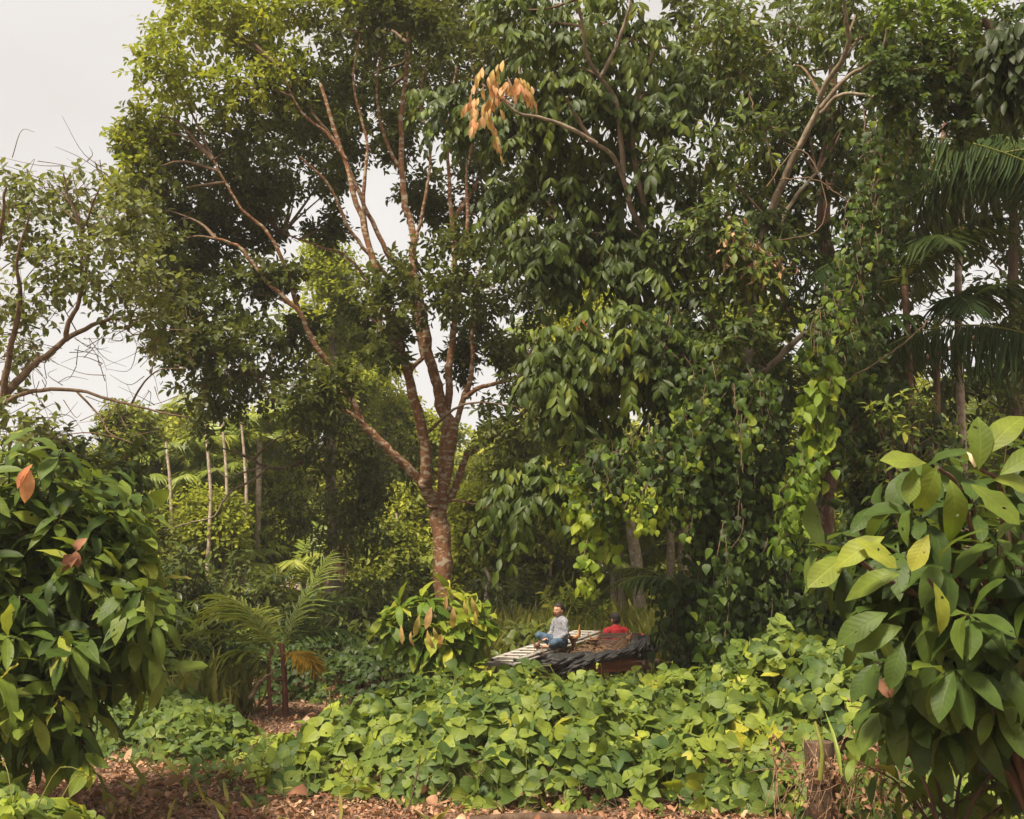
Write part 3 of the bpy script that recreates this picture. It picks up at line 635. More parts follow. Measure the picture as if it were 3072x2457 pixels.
B.append((srcline([(1352, 1330), (1366, 1282), (1392, 1188), (1413, 1130), (1418, 1000), (1431, 930), (1440, 800)], YT, -.4), .075, .025, 7))
B.append((srcline([(1392, 1195), (1440, 1163), (1486, 1151), (1549, 1130), (1585, 1099), (1591, 1057), (1633, 1000), (1690, 920)], YT - .2, -1.2), .05, .018, 6))
B.append((srcline([(1345, 1500), (1361, 1470), (1382, 1418), (1398, 1371), (1434, 1345), (1466, 1318), (1539, 1266), (1586, 1219), (1640, 1175)], YT, .8), .085, .03, 7))
B.append((srcline([(1345, 1505), (1361, 1501), (1424, 1512), (1492, 1543), (1540, 1580)], YT, -.5), .035, .012, 6))
B.append((srcline([(1275, 1075), (1243, 930), (1214, 807), (1175, 777), (1122, 679), (1070, 560), (1010, 430), (930, 330)], YT - .2, -1.2), .075, .025, 7))
B.append((srcline([(1243, 880), (1190, 860), (1130, 790), (1050, 690), (990, 560), (900, 470)], YT - .3, -1.5), .055, .02, 6))
B.append((srcline([(1200, 1090), (1150, 1010), (1114, 867), (1040, 770), (960, 740), (850, 700)], YT - .2, .8), .05, .018, 6))
B.append((srcline([(1089, 1269), (1040, 1235), (960, 1213), (900, 1218), (820, 1205)], YT - .8, -.6), .045, .015, 6))
B.append((srcline([(1040, 1180), (990, 1170), (900, 1180), (840, 1160), (790, 1130)], YT - .9, .6), .035, .012, 6))
B.append((srcline([(1283, 1063), (1240, 1100), (1232, 1130)], YT, 0), .05, .05, 6))
B.append((srcline([(1250, 720), (1275, 600), (1290, 450), (1260, 300), (1290, 150)], YT - .5, -.5), .04, .015, 6))
B.append((srcline([(1150, 900), (1110, 760), (1090, 600), (1100, 430), (1060, 250), (1080, 100)], YT - .8, -.8), .055, .018, 6))
B.append((srcline([(1205, 520), (1150, 400), (1130, 250), (1160, 90)], YT - .6, -.5), .04, .014, 6))
B.append((srcline([(1356, 800), (1400, 700), (1400, 520), (1430, 330), (1410, 150)], YT - .3, -.5), .045, .015, 6))
B.append((srcline([(1040, 480), (980, 400), (900, 330), (840, 200)], YT - 1.6, -.5), .04, .012, 6))
canopy = dict(n=9, tl=.38, L=.155, tmpl='small', droop=.22, spread=.8, wm=1.05, facej=.4, rnd0=0, rnd1=.9, tr=.004)
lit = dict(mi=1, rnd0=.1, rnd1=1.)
def bl(lst, scale=1 / 2.1055, flat=1.0, nc=9, per=13, Y=YT, dy=2.2, **kw):
    out = []
    for q in lst:
        x, y, r = q[:3]; yy = Y + (2.3 if (Y == YT and x > 690 and y < 500 and len(q) < 4) else 0) + (q[3] if len(q) > 3 else rng.uniform(-dy, dy))
        c = Dp(x, y, yy); R = r * scale * yy / FOC * 1.06
        k = dict(kw); 
        if len(q) > 4: k.update(q[4])
        f = (R / .45) ** 2 / 9 * 1.0
        out.append((c, (R, R * 1.25, R * flat), max(5, int(nc * f ** .75)), max(6, int(per)), k))
    return out
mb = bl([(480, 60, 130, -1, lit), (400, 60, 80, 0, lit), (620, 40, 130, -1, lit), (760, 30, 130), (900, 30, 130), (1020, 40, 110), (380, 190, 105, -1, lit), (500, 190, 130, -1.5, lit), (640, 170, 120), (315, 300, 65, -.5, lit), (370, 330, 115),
         (480, 330, 120), (590, 300, 110), (700, 250, 85), (310, 410, 55, 0, lit), (350, 440, 90), (440, 450, 110), (520, 430, 70), (325, 530, 60), (400, 560, 105), (345, 640, 60), (420, 670, 100),
         (520, 620, 80), (380, 730, 55), (470, 760, 95), (560, 740, 75), (430, 835, 75), (520, 850, 80), (610, 840, 70), (700, 820, 48), (640, 700, 52), (830, 640, 85), (900, 600, 75), (770, 690, 55), (960, 560, 90),
         (1010, 480, 78), (1040, 600, 90), (1110, 520, 85), (1120, 640, 62), (1040, 700, 75), (1080, 770, 85), (1050, 880, 75), (1120, 860, 70), (980, 760, 42), (850, 300, 48), (1010, 300, 85), (960, 190, 100), (1060, 180, 100),
         (850, 170, 80), (760, 150, 90), (730, 370, 38), (1090, 330, 80), (1080, 420, 50), (690, 480, 28), (560, 520, 42), (900, 440, 30), (820, 720, 40), (590, 600, 40), (700, 320, 75, 1.5), (800, 250, 80, 2.2), (620, 400, 70, 1), (560, 440, 60, .5), (890, 380, 55, 1.8), (690, 200, 90, 2.5), (820, 60, 110, 2.5), (450, 500, 70, 1), (380, 600, 60, 1), (1000, 400, 60, 1.5), (270, 290, 30, 0, lit), (250, 400, 30, 0, lit), (760, 60, 60, -1.5), (900, 80, 60, -1.5), (1030, 100, 60, -1.5), (830, 20, 50, -1.5)], nc=14, per=13)
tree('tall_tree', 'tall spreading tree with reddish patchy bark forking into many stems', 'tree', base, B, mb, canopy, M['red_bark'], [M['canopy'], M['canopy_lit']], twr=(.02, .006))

# ------------------------------------------------------------------ sparse tree on the left edge
YL = 14.0
def sl(p, d=0, Y=YL): return srcline(p, Y, d)
b0 = W(-95, 700, YL)
B = [([[b0[0], b0[1], -.1], W(-90, 560, YL), W(-60, 470, YL), W(-25, 425, YL), S(0, 1199, YL)],   .14, .065, 9),
     (sl([(0, 1199), (60, 1135), (113, 1086), (204, 1018), (302, 965), (392, 958), (450, 950)], .6), .062, .010, 7),
     (sl([(200, 1020), (204, 973), (241, 890), (245, 754), (241, 679), (204, 588), (190, 520)], -.6), .036, .009, 6),
     (sl([(241, 890), (262, 800), (268, 700), (262, 660), (300, 560)], -.9), .03, .01, 5),
     (sl([(-40, 1210), (0, 1214), (90, 1176), (226, 1169), (332, 1199), (392, 1214), (483, 1237), (560, 1250)], -.4), .035, .008, 6),
     (sl([(392, 1214), (430, 1150), (480, 1110), (560, 1105)], -.5), .016, .005, 5),
     (sl([(10, 1190), (30, 1050), (60, 900), (50, 780), (90, 640)], -1), .045, .012, 6),
     (sl([(226, 1169), (300, 1250), (330, 1300), (400, 1330)], -.6), .016, .005, 5),
     (sl([(-60, 1250), (-40, 900), (0, 700), (20, 560)], -1), .06, .012, 6)]
sp = dict(n=5, tl=.34, L=.11, tmpl='small', droop=.3, spread=.8, wm=1.15, rnd0=.1, rnd1=1., tr=.003)
lb = bl([(110, 430, 60), (190, 400, 55), (60, 400, 45), (60, 480, 60), (170, 470, 70), (230, 470, 55), (110, 540, 60), (180, 560, 55), (40, 560, 50), (20, 640, 45), (110, 620, 45), (215, 560, 50), (260, 540, 50), (290, 520, 45), (330, 600, 55), (250, 620, 50), (340, 690, 45), (300, 660, 45),
         (20, 420, 40), (10, 740, 40), (20, 870, 55), (70, 930, 45), (20, 950, 50), (280, 440, 35), (60, 700, 30)], Y=YL, dy=.8, nc=3, per=3)
def bare(la, ta):
    for k in range(150):
        x, y = rng.uniform(0, 560), rng.uniform(900, 1300)
        if rng.random() < .25: x, y = rng.uniform(0, 330), rng.uniform(470, 700)
        p = S(x, y, YL + rng.uniform(-.8, .6)); d = nrm(rng.normal(size=3) + [.3, 0, .1]) * rng.uniform(.3, .8)
        m = p + d * .5 + rng.normal(0, .08, 3)
        tube(ta, [p, m, p + d + rng.normal(0, .05, 3)], .006, .002, 4, 8, cap=False)
    p = S(410, 1060, YL)
tree('sparse_tree', 'thin-leaved tree with long bare curving branches at left edge', 'tree', b0, B, lb, sp, M['twig'], [M['pale_canopy'], M['canopy_lit']], twr=(.008, .003), extra=bare)
# darker small tree under it
b1 = S(380, 1850, 15.0)
tree('young_tree', 'dark large-leaved sapling rising behind left foreground bush', 'tree', b1, [([[b1[0], b1[1], 0], S(370, 1650, 15), S(355, 1500, 15), S(390, 1350, 15)], .05, .012, 6), (srcline([(365, 1600), (300, 1480), (250, 1420)], 15), .02, .006, 5)],
     bl([(190, 960, 60), (250, 980, 55), (140, 1000, 55), (220, 1040, 60), (265, 1060, 45), (120, 940, 40)], Y=15, dy=.4, nc=6, per=6), dict(n=6, tl=.3, L=.17, tmpl='med', droop=.35, spread=.8, wm=1.1, rnd0=0, rnd1=.7), M['dark_bark'], [M['broad'], M['broad']])

# ------------------------------------------------------------------ dark tree with the splintered trunk
YS = 25.0
b2 = W(334, 655, YS)
B = [([[b2[0], b2[1], -.1], S(1003, 1790, YS), S(1000, 1650, YS)], .25, .235, 12),
     (srcline([(1006, 1660), (1000, 1560), (992, 1470), (985, 1360), (990, 1250), (980, 1120)], YS), .15, .04, 9),
     (srcline([(1015, 1680), (1045, 1600), (1080, 1540), (1090, 1450), (1100, 1350)], YS, .5), .08, .02, 7),
     (srcline([(990, 1420), (930, 1385), (860, 1405), (800, 1400), (740, 1370), (690, 1350), (640, 1345)], YS, -2.0), .06, .015, 6),
     (srcline([(805, 1400), (760, 1440), (700, 1470), (665, 1510), (640, 1550), (560, 1570), (500, 1590)], YS - 1.6, -.5), .035, .01, 6),
     (srcline([(790, 1400), (720, 1420), (680, 1430), (640, 1400)], YS - 1.5, .5), .025, .008, 5)]
r = tree('broken_tree', 'tree with splintered pale wound on its trunk and dark hanging crown', 'tree', b2, B,
     bl([(640, 960, 60), (720, 950, 70), (800, 960, 60), (660, 1040, 62), (740, 1040, 75), (810, 1030, 55), (690, 1110, 55), (760, 1110, 48), (620, 1090, 40), (840, 960, 40), (700, 890, 50), (640, 900, 45)], Y=YS - 1.5, dy=1.0, nc=9, per=9),
     dict(n=8, tl=.4, L=.15, tmpl='med', droop=.4, spread=.8, rnd0=0, rnd1=.75), M['grey_bark'], [M['canopy'], M['canopy']])
a = Acc()
c0 = S(1003, 1660, YS) + [0, -.2, 0]
for k in range(16):
    th = -PI * (k + .5) / 16; x = b2[0] + .24 * math.cos(th); y = b2[1] + .24 * math.sin(th); 
    h0 = S(0, 1715 + rng.uniform(-15, 35), YS)[2]; h1 = S(0, 1640 + rng.uniform(-25, 30) + (40 if k > 10 else 0), YS)[2]
    if k > 11: h1 = h0 + .35
    tube(a, [[x + .01 * math.cos(th), y - .01, h0], [x, y - .012, (h0 + h1) / 2], [x * .92 + b2[0] * .08, y * .9 + b2[1] * .1, h1]], .05, .012, 5, 6, wob=.12)
obj('splintered_wood', a, M['split_wood'], r)

# ------------------------------------------------------------------ right side broad-leaved trees
YR = 16.5
pin = dict(n=12, tl=.5, L=.195, tmpl='long', droop=1.15, spread=.75, wm=1.05, facej=.3, face=(0, -.7, .55), rnd0=0, rnd1=.95, pinnate=True, along=.35, tr=.005)
bR = [S(2060, 2000, YR)[0], YR + .6]
BR = [([[bR[0], bR[1], -.1], S(2075, 1700, YR + .5), S(2085, 1400, YR + .4), S(2060, 1100, YR + .2), S(1989, 800, YR)], .15, .075, 9),
      (srcline([(1989, 800), (1959, 709), (1929, 603), (1899, 452), (1910, 300), (1960, 150)], YR, -1.2), .06, .025, 7),
      (srcline([(1985, 795), (1950, 720), (1900, 640), (1870, 540), (1838, 467), (1778, 422), (1725, 339), (1700, 290)], YR, -2.2), .055, .018, 7),
      (srcline([(1790, 432), (1725, 392), (1627, 354), (1552, 339), (1507, 294)], YR - 1.8, -.5), .035, .012, 6),
      (srcline([(1870, 520), (1850, 317), (1801, 234), (1763, 173), (1748, 75), (1720, -20)], YR - 1.0, -1.2), .045, .018, 6),
      (srcline([(1801, 234), (1853, 128), (1884, 38), (1899, -30)], YR - 1.5, -.5), .03, .015, 6),
      (srcline([(1838, 467), (1760, 430), (1680, 440), (1600, 410)], YR - .6, .7), .03, .01, 5),
      (srcline([(1975, 760), (1880, 690), (1800, 700), (1700, 690)], YR - .2, -.5), .03, .01, 5),
      (srcline([(2070, 1150), (1950, 1180), (1830, 1120), (1760, 1050)], YR + .2, -1), .04, .012, 6),
      (srcline([(2080, 1400), (1950, 1420), (1780, 1400), (1640, 1450)], YR + .2, -1), .04, .012, 6)]
T_ = dict(rnd0=.35, rnd1=1.)  # lighter tones for upper blobs, their highlights put into the leaf colour
rb = bl([(1130, 60, 80, -1, T_), (1220, 60, 90, -1, T_), (1330, 80, 95, -1, T_), (1160, 150, 75, -1, T_), (1260, 160, 80, -1, T_), (1340, 20, 60, -1, T_), (1090, 20, 50, -1, T_), (1360, 200, 80), (1180, 230, 60), (960, 220, 45), (1010, 250, 50), (1100, 220, 50), (1270, 260, 75), (1390, 290, 70), (1190, 310, 60), (1120, 330, 60), (1290, 370, 70), (1230, 420, 55), (1150, 420, 60),
         (1380, 400, 60), (1200, 520, 60), (1260, 500, 55), (1430, 120, 75), (1460, 230, 70), (1330, 500, 50), (1080, 450, 40), (1150, 520, 40), (1370, 570, 60), (1300, 560, 45), (1210, 590, 35), (1400, 640, 60)], Y=YR, dy=1.1, nc=6, per=4)
rb += bl([(1205, 720, 45), (1240, 770, 50), (1170, 780, 40), (1230, 850, 50), (1250, 920, 45), (1270, 980, 42), (1140, 1030, 34), (1090, 1050, 26), (1340, 690, 40), (1320, 760, 45), (1380, 720, 50), (1400, 800, 50)], Y=YR - 1.3, dy=.5, nc=5, per=4, rnd0=.15, rnd1=1.0)
def newleaf(la, ta):
    for (x, y, m) in ((1035, 165, 5), (1060, 180, 3), (1030, 215, 4), (1085, 160, 3)):
        p = Dp(x, y, YR - 2.0) + rng.normal(0, .12, (m, 3)); d = rng.normal(0, 1, (m, 3)) * [1, .5, .3]
        sprays(la, ta, p, d, 9, .26, .17, 'long', droop=1.6, spread=.5, pinnate=True, mi=1, face=(0, -1, .2), facej=.25)
    p = Dp(1222, 690, YR - 1.3) + rng.normal(0, .06, (3, 3)); sprays(la, ta, p, rng.normal(0, 1, (3, 3)), 8, .2, .18, 'long', droop=1.6, spread=.5, mi=1, face=(0, -1, .2))
tree('broad_leaved_tree', 'tree with long drooping paired leaflets and one sprig of orange new leaves', 'tree', bR, BR, rb, pin, M['grey_bark'], [M['broad'], M['orange']], twr=(.016, .005), extra=newleaf)

YQ = 15.5
bQ = [S(2210, 1900, YQ)[0], YQ + .5]
BQ = [([[bQ[0], bQ[1], -.1], S(2225, 1500, YQ + .4), S(2240, 1050, YQ + .3), S(2265, 800, YQ), S(2304, 656, YQ)], .13, .06, 8),
      (srcline([(2304, 656), (2350, 543), (2395, 445), (2455, 332), (2470, 264), (2516, 196), (2546, 128), (2538, 60), (2531, -20)], YQ, -1.9), .058, .02, 8),
      (srcline([(2463, 324), (2531, 241), (2606, 189), (2651, 136), (2666, 45)], YQ - 1.1, -.8), .034, .014, 7),
      (srcline([(2462, 340), (2516, 287), (2591, 283), (2681, 317), (2757, 332)], YQ - 1.1, -.8), .03, .01, 7),
      (srcline([(2250, 900), (2330, 690), (2395, 580), (2450, 520)], YQ + .5, .3), .05, .02, 7),
      (srcline([(2240, 1150), (2150, 1000), (2120, 800), (2130, 500), (2180, 250)], YQ + 1.2, .5), .08, .03, 7),
      (srcline([(2250, 1150), (2330, 1080), (2420, 1000), (2500, 1010)], YQ, -.3), .06, .03, 6)]
bro = dict(n=8, tl=.36, L=.165, tmpl='long', droop=.7, spread=.8, wm=1.15, face=(0, -.5, .8), rnd0=0, rnd1=1, tr=.005)
qb = bl([(1520, 60, 85, 0, T_), (1620, 50, 85, 0, T_), (1720, 40, 80), (1800, 30, 60, -.9), (1560, 160, 75), (1650, 150, 75), (1480, 330, 70), (1560, 270, 70), (1440, 420, 60), (1500, 450, 60), (1850, 80, 55), (1880, 60, 55), (1840, 190, 40),
         (1770, 220, 50, .8), (1700, 230, 60, 1.2), (1640, 290, 60, 1.2), (1590, 400, 60, .9), (1480, 560, 60), (1560, 550, 55), (1640, 540, 50, .6), (1460, 650, 55), (1700, 350, 60, 1.6), (1760, 310, 50, 1.5), (1590, 480, 45), (1450, 500, 50), (1520, 520, 55, -.6, dict(rnd0=.3)), (1590, 560, 45, -.7, dict(rnd0=.3)),
         (1520, 720, 55), (1600, 800, 60), (1540, 860, 55, -.5), (1480, 800, 50)], Y=YQ, dy=.8, nc=7, per=6)
def drypods(la, ta):
    for (x, y, m) in ((1560, 520, 30), (1600, 560, 34), (1540, 480, 10), (1570, 545, 20)):
        p = Dp(x, y, YQ - 1.0) + rng.normal(0, 1, (m, 3)) * [.22, .12, .12]; f = rng.normal(0, .25, (m, 3)) - [0, 0, 1]
        leaves(la, 'flake', p, f, rng.normal(0, 1, (m, 3)) + [0, -1, 0], rng.uniform(.06, .14, m), .6, rng.uniform(.3, .9, m), 1)
tree('broad_leaved_tree', 'tree with one pale bare bough leaning right among dark leaves and dry pods', 'tree', bQ, BQ, qb, bro, M['grey_bark'], [M['broad'], M['dry']], twr=(.016, .005), extra=drypods)

YU = 19.0
bU = [W(815, 700, YU)[0], YU]
tree('tall_tree', 'leafy vine-wrapped tree closing the view behind the vine curtain', 'tree', bU,
     [([[bU[0], bU[1], -.1], S(2460, 1700, YU), S(2478, 1400, YU), S(2490, 1000, YU), S(2480, 600, YU), S(2500, 200, YU)], .24, .08, 10), (srcline([(2480, 1500), (2600, 1250), (2700, 1120), (2850, 1040), (2960, 1000)], YU), .07, .03, 7), (srcline([(2490, 1000), (2650, 800), (2800, 500), (2850, 300)], YU), .07, .03, 7),
      (srcline([(2490, 1100), (2350, 900), (2250, 600)], YU), .07, .02, 7)],
     bl([(1560, 80, 110), (1700, 80, 110), (1850, 90, 100), (1650, 250, 110), (1780, 230, 110), (1560, 330, 100), (1500, 450, 90), (1660, 420, 110), (1800, 400, 100), (1430, 560, 80), (1560, 600, 100), (1700, 560, 110), (1850, 550, 80), (1640, 720, 90), (1780, 700, 90), (1500, 740, 70),
         (1860, 330, 70), (1600, 880, 90), (1740, 860, 90), (1860, 760, 70), (1700, 1000, 90), (1560, 1000, 80), (1840, 900, 80), (1480, 200, 90, 1), (1400, 330, 80, 1.5), (1480, 20, 80, 1.5), (1600, 160, 90, 1.5), (1900, 200, 90, 1.5), (1750, 330, 90, 1.5), (1920, 60, 80, 1.5), (2020, 130, 90, 2), (2110, 230, 90, 2.5)], Y=YU, dy=1.3, nc=7, per=10),
     dict(n=8, tl=.42, L=.2, tmpl='med', droop=.4, spread=.8, wm=1.1, rnd0=0, rnd1=.65), M['brown_bark'], [M['canopy'], M['canopy']])
YW = 23.0
bW = [W(1010, 700, YW)[0], YW]
tree('tall_tree', 'deep shady tree massed behind the palms at the right', 'tree', bW, [([[bW[0], bW[1], -.1], W(1015, 450, YW), W(1015, 150, YW)], .25, .08, 8)],
     bl([(1930, 330, 100), (2050, 300, 110), (2150, 330, 100), (1960, 480, 100), (2080, 480, 110), (2180, 500, 90), (1940, 640, 90), (2060, 660, 90), (2160, 680, 80), (1980, 800, 90), (2100, 830, 90), (2060, 140, 100), (2150, 200, 90)], Y=YW, dy=1, nc=8, per=10), dict(n=8, tl=.45, L=.22, tmpl='med', droop=.4, spread=.8, wm=1.15, rnd0=0, rnd1=.45), M['dark_bark'], [M['canopy'], M['canopy']])
YV = 13.0
bV = [W(1120, 700, YV)[0], YV]
tree('tall_tree', 'small-leaved climbing tree bright at top right corner', 'tree', bV,
     [([[bV[0], bV[1], -.1], S(3350, 1500, YV), S(3300, 800, YV), S(3150, 300, YV), S(2950, 60, YV)], .2, .05, 9), (srcline([(3300, 700), (3180, 420), (3060, 300), (2950, 250)], YV), .05, .02, 6)],
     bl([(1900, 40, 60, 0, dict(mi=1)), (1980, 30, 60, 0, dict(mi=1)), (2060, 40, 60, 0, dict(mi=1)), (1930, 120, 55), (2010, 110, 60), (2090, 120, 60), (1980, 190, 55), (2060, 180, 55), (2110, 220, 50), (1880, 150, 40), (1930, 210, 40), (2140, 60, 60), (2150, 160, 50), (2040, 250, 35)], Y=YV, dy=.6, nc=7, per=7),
     dict(n=9, tl=.3, L=.085, tmpl='heart', droop=.4, spread=.8, wm=.9, rnd0=0, rnd1=.8, face=(0, -.5, .8)), M['dark_bark'], [M['vine'], M['vine_lit']], twr=(.012, .004))
YX = 10.5
bX = [W(1200, 700, YX)[0], YX]
tree('tall_tree', 'deep shaded large-leaved tree reaching in from right edge', 'tree', bX,
     [([[bX[0], bX[1], -.1], W(1190, 300, YX), W(1120, 60, YX)], .16, .06, 9), ([W(1170, 150, YX), W(1080, 80, YX), W(1020, 70, YX)], .04, .015, 6)],
     bl([(2110, 80, 30), (2135, 110, 35), (2120, 160, 30), (2150, 200, 35)], Y=YX, dy=.2, nc=5, per=5), dict(n=8, tl=.2, L=.2, tmpl='long', droop=1.3, spread=.6, wm=1.1, rnd0=0, rnd1=.2), M['dark_bark'], [M['broad'], M['broad']], twr=(.012, .004))

# ------------------------------------------------------------------ hanging and climbing vines
def strands(la, ta, spec, L=.13,  sp_=.062, wid=.10, lo=0., hi=1., mi=0, out=(0, -1, .35), per=2, tip=0):
    L = L * .86
    for (x0, y0, x1, y1, Y0, Y1) in spec:
        a_, b_ = S(x0, y0, Y0), S(x1, y1, Y1); Ln = np.linalg.norm(b_ - a_)
        m = (a_ + b_) / 2 + rng.normal(0, .08, 3)
        Q = tube(ta, [a_, m, b_], .006, .004, 4, 9, cap=False)
        n = max(3, int(Ln / sp_)) * per; t = np.sort(rng.random(n)); P = np.array([np.interp(t * 8, np.arange(9), Q[:, k]) for k in range(3)]).T + rng.normal(0, wid, (n, 3)) * [1, .8, .3]
        tone = rng.uniform(lo, hi)
        f = rng.normal(0, .45, (n, 3)) + [0, -.3, -.9]
        N = np.asarray(out) + rng.normal(0, .55, (n, 3))
        rr = np.clip(tone + rng.normal(0, .18, n) + tip * (t - .5), 0, 1)
        sp2 = rng.random() < .3; k1 = rng.random(n) < (.75 if sp2 else .06); LL = L * rng.uniform(.4, 1.3, n)
        leaves(la, 'heart', P[~k1], f[~k1], N[~k1], LL[~k1], rng.uniform(.75, 1.05, (~k1).sum()), rr[~k1], mi)
        leaves(la, 'med', P[k1], f[k1] + rng.normal(0, .3, (k1.sum(), 3)), N[k1], LL[k1] * 1.1, 1.2, rr[k1], mi)
def field(poly, n, Ls, Y0, dY, depthfn=None):
    """strands starting inside a screen-drawn area of the tree wall, each hanging Ls long"""
    poly = np.asarray(poly, float); lo_, hi_ = poly.min(0), poly.max(0); out = []
    while len(out) < n:
        q = rng.uniform(lo_, hi_, (1, 2))
        if poly_dist(q, poly)[0] < 0: continue
        x, y = q[0]; l = rng.uniform(*Ls); Y = Y0 + rng.uniform(-dY, dY) * .6 + .38 * math.sin(x / 23.0 + y / 160.0) + .22 * math.sin(x / 9.0 + 2)
        out.append((x, y, x + rng.normal(0, 14), y + l, Y, Y - rng.uniform(0, .15)))
    return out
def vinething(label, specs, group='climbing vines on the right-hand trees'):
    """specs: list of (strand list, kwargs)"""
    s0 = specs[0][0][0]; p = S(s0[2], s0[3], s0[5])
    root = thing('climbing_vine', label, 'vine', (p[0], p[1], 0), group)
    la, ta = Acc(), Acc()
    for st, kw in specs: strands(la, ta, st, **kw)
    obj('stem', ta, M['twig'], root); obj('foliage', la, [M['vine'], M['vine_lit']], root)
    return root
vinething('vine curtain pouring down to the ground right of the red-shirted man',
     [(field([(2040, 1180), (2130, 1150), (2230, 1300), (2330, 1480), (2520, 1640), (2560, 1820), (2450, 1850), (2120, 1850), (2100, 1600), (2030, 1350)], 260, (90, 200), 14.6, .35), dict(L=.15, lo=0, hi=.75))])
vinething('arching vine mass over the opening where pale palm trunks show',
     [(field([(1720, 1330), (1850, 1280), (2040, 1250), (2130, 1350), (2110, 1500), (2010, 1480), (1900, 1440), (1820, 1500), (1740, 1480)], 120, (60, 130), 14.4, .3), dict(L=.145, lo=.1, hi=.9)),
      (field([(1740, 1480), (1790, 1450), (2000, 1440), (2060, 1520)], 22, (50, 110), 14.2, .2), dict(L=.13, lo=.5, hi=1., mi=1))])
vinething('bright green vine streamer dangling lowest above the seated boy',
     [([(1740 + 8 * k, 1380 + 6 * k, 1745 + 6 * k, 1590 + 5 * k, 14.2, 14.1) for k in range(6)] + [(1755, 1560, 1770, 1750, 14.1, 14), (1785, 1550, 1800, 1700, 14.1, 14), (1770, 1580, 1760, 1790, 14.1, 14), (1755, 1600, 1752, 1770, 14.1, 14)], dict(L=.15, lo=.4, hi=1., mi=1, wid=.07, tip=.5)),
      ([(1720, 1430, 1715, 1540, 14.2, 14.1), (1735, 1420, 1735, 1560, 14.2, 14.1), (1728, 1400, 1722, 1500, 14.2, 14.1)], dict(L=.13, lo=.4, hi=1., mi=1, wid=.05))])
vinething('bright column of broad vine leaves falling beside the reddish trunk',
     [([(2440 + rng.uniform(-25, 45), y, 2450 + rng.uniform(-20, 40), y + 110, 13.4, 13.3) for y in np.linspace(1010, 1330, 16)], dict(L=.19, lo=.2, hi=.9, mi=1, wid=.06)),
      ([(2430 - (y - 1350) * .35 + rng.uniform(-25, 30), y, 2420 - (y - 1350) * .45 + rng.uniform(-20, 30), y + 100, 13.3, 13.2) for y in np.linspace(1350, 1560, 14)], dict(L=.17, lo=0., hi=.6, mi=1, wid=.08))])
vinething('vine curtain of small heart leaves climbing to the pale leaning bough',
     [(field([(2620, 330), (2760, 300), (2720, 560), (2640, 760), (2600, 900), (2560, 1060), (2420, 1060), (2420, 950), (2520, 760), (2560, 560)], 170, (50, 120), 13.6, .4), dict(L=.115, lo=0, hi=.8)),
      ([(2680 - i * 24, 330 + i * 90, 2670 - i * 24, 430 + i * 90, 13.2, 13.2) for i in range(8)], dict(L=.12, lo=.3, hi=1, mi=1, wid=.06))])
vinething('leafy vine thicket hanging in shade between the palms and bright column',
     [(field([(2480, 900), (2620, 850), (2660, 1100), (2800, 1180), (2850, 1280), (2760, 1450), (2650, 1500), (2530, 1350), (2470, 1100)], 180, (60, 150), 14.6, .6), dict(L=.13, lo=0, hi=.75))])
vinething('shade-toned vine drapery over the trunks left of right foreground bush',
     [(field([(2560, 1420), (2700, 1420), (2720, 1650), (2600, 1820), (2450, 1850), (2530, 1600)], 130, (80, 160), 14.8, .5), dict(L=.15, lo=0, hi=.35))])  # only the darkest leaf tones; crown shade put into their colour
vinething('green vine cascade down the trunk left of the bright column',
     [(field([(1950, 900), (2060, 880), (2090, 1150), (2040, 1260), (1950, 1150)], 55, (60, 140), 15.0, .3), dict(L=.13, lo=0, hi=.7)),
      (field([(1990, 1050), (2200, 1080), (2330, 1130), (2330, 1420), (2200, 1400), (2050, 1280)], 130, (60, 140), 14.5, .4), dict(L=.14, lo=0, hi=.9))])
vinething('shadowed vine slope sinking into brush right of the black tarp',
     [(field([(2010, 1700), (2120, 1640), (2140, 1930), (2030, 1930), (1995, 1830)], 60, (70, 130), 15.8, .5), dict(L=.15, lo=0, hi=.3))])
# twining bare lianas
lian = ['bare liana hanging straight down among dark leaves at upper right', 'liana curving out from the thicket below the slender palm crown', 'twisted liana looping across the pale leaning bough', 'short pale liana dangling in the arch of vines', 'brown liana drooping past the forked end of the leaning bough', 'thin liana crossing behind the foot of the leaning bough', 'thin liana hanging before the vine cascade']
for pts, Y in (([(2250, 270), (2262, 330), (2300, 420), (2310, 480), (2325, 550)], 14.6), ([(2790, 960), (2700, 1040), (2560, 1130), (2480, 1180)], 13.6), ([(2300, 560), (2400, 450), (2480, 600), (2440, 700), (2330, 720)], 14.4), ([(2050, 1420), (2040, 1470), (2060, 1520), (2076, 1560)], 14.0),
               ([(2590, 320), (2600, 450), (2570, 560), (2530, 650), (2560, 740)], 13.8), ([(2340, 540), (2450, 540), (2560, 610), (2620, 600)], 14.2), ([(2200, 1150), (2215, 1290), (2230, 1420)], 13.9)):
    la = Acc(); tube(la, srcline(pts, Y, 0), .011, .007, 5, 24, jit=.012); o = obj('liana', la, M['twig']); tag(o, lian.pop(0), 'vine', 'bare lianas')

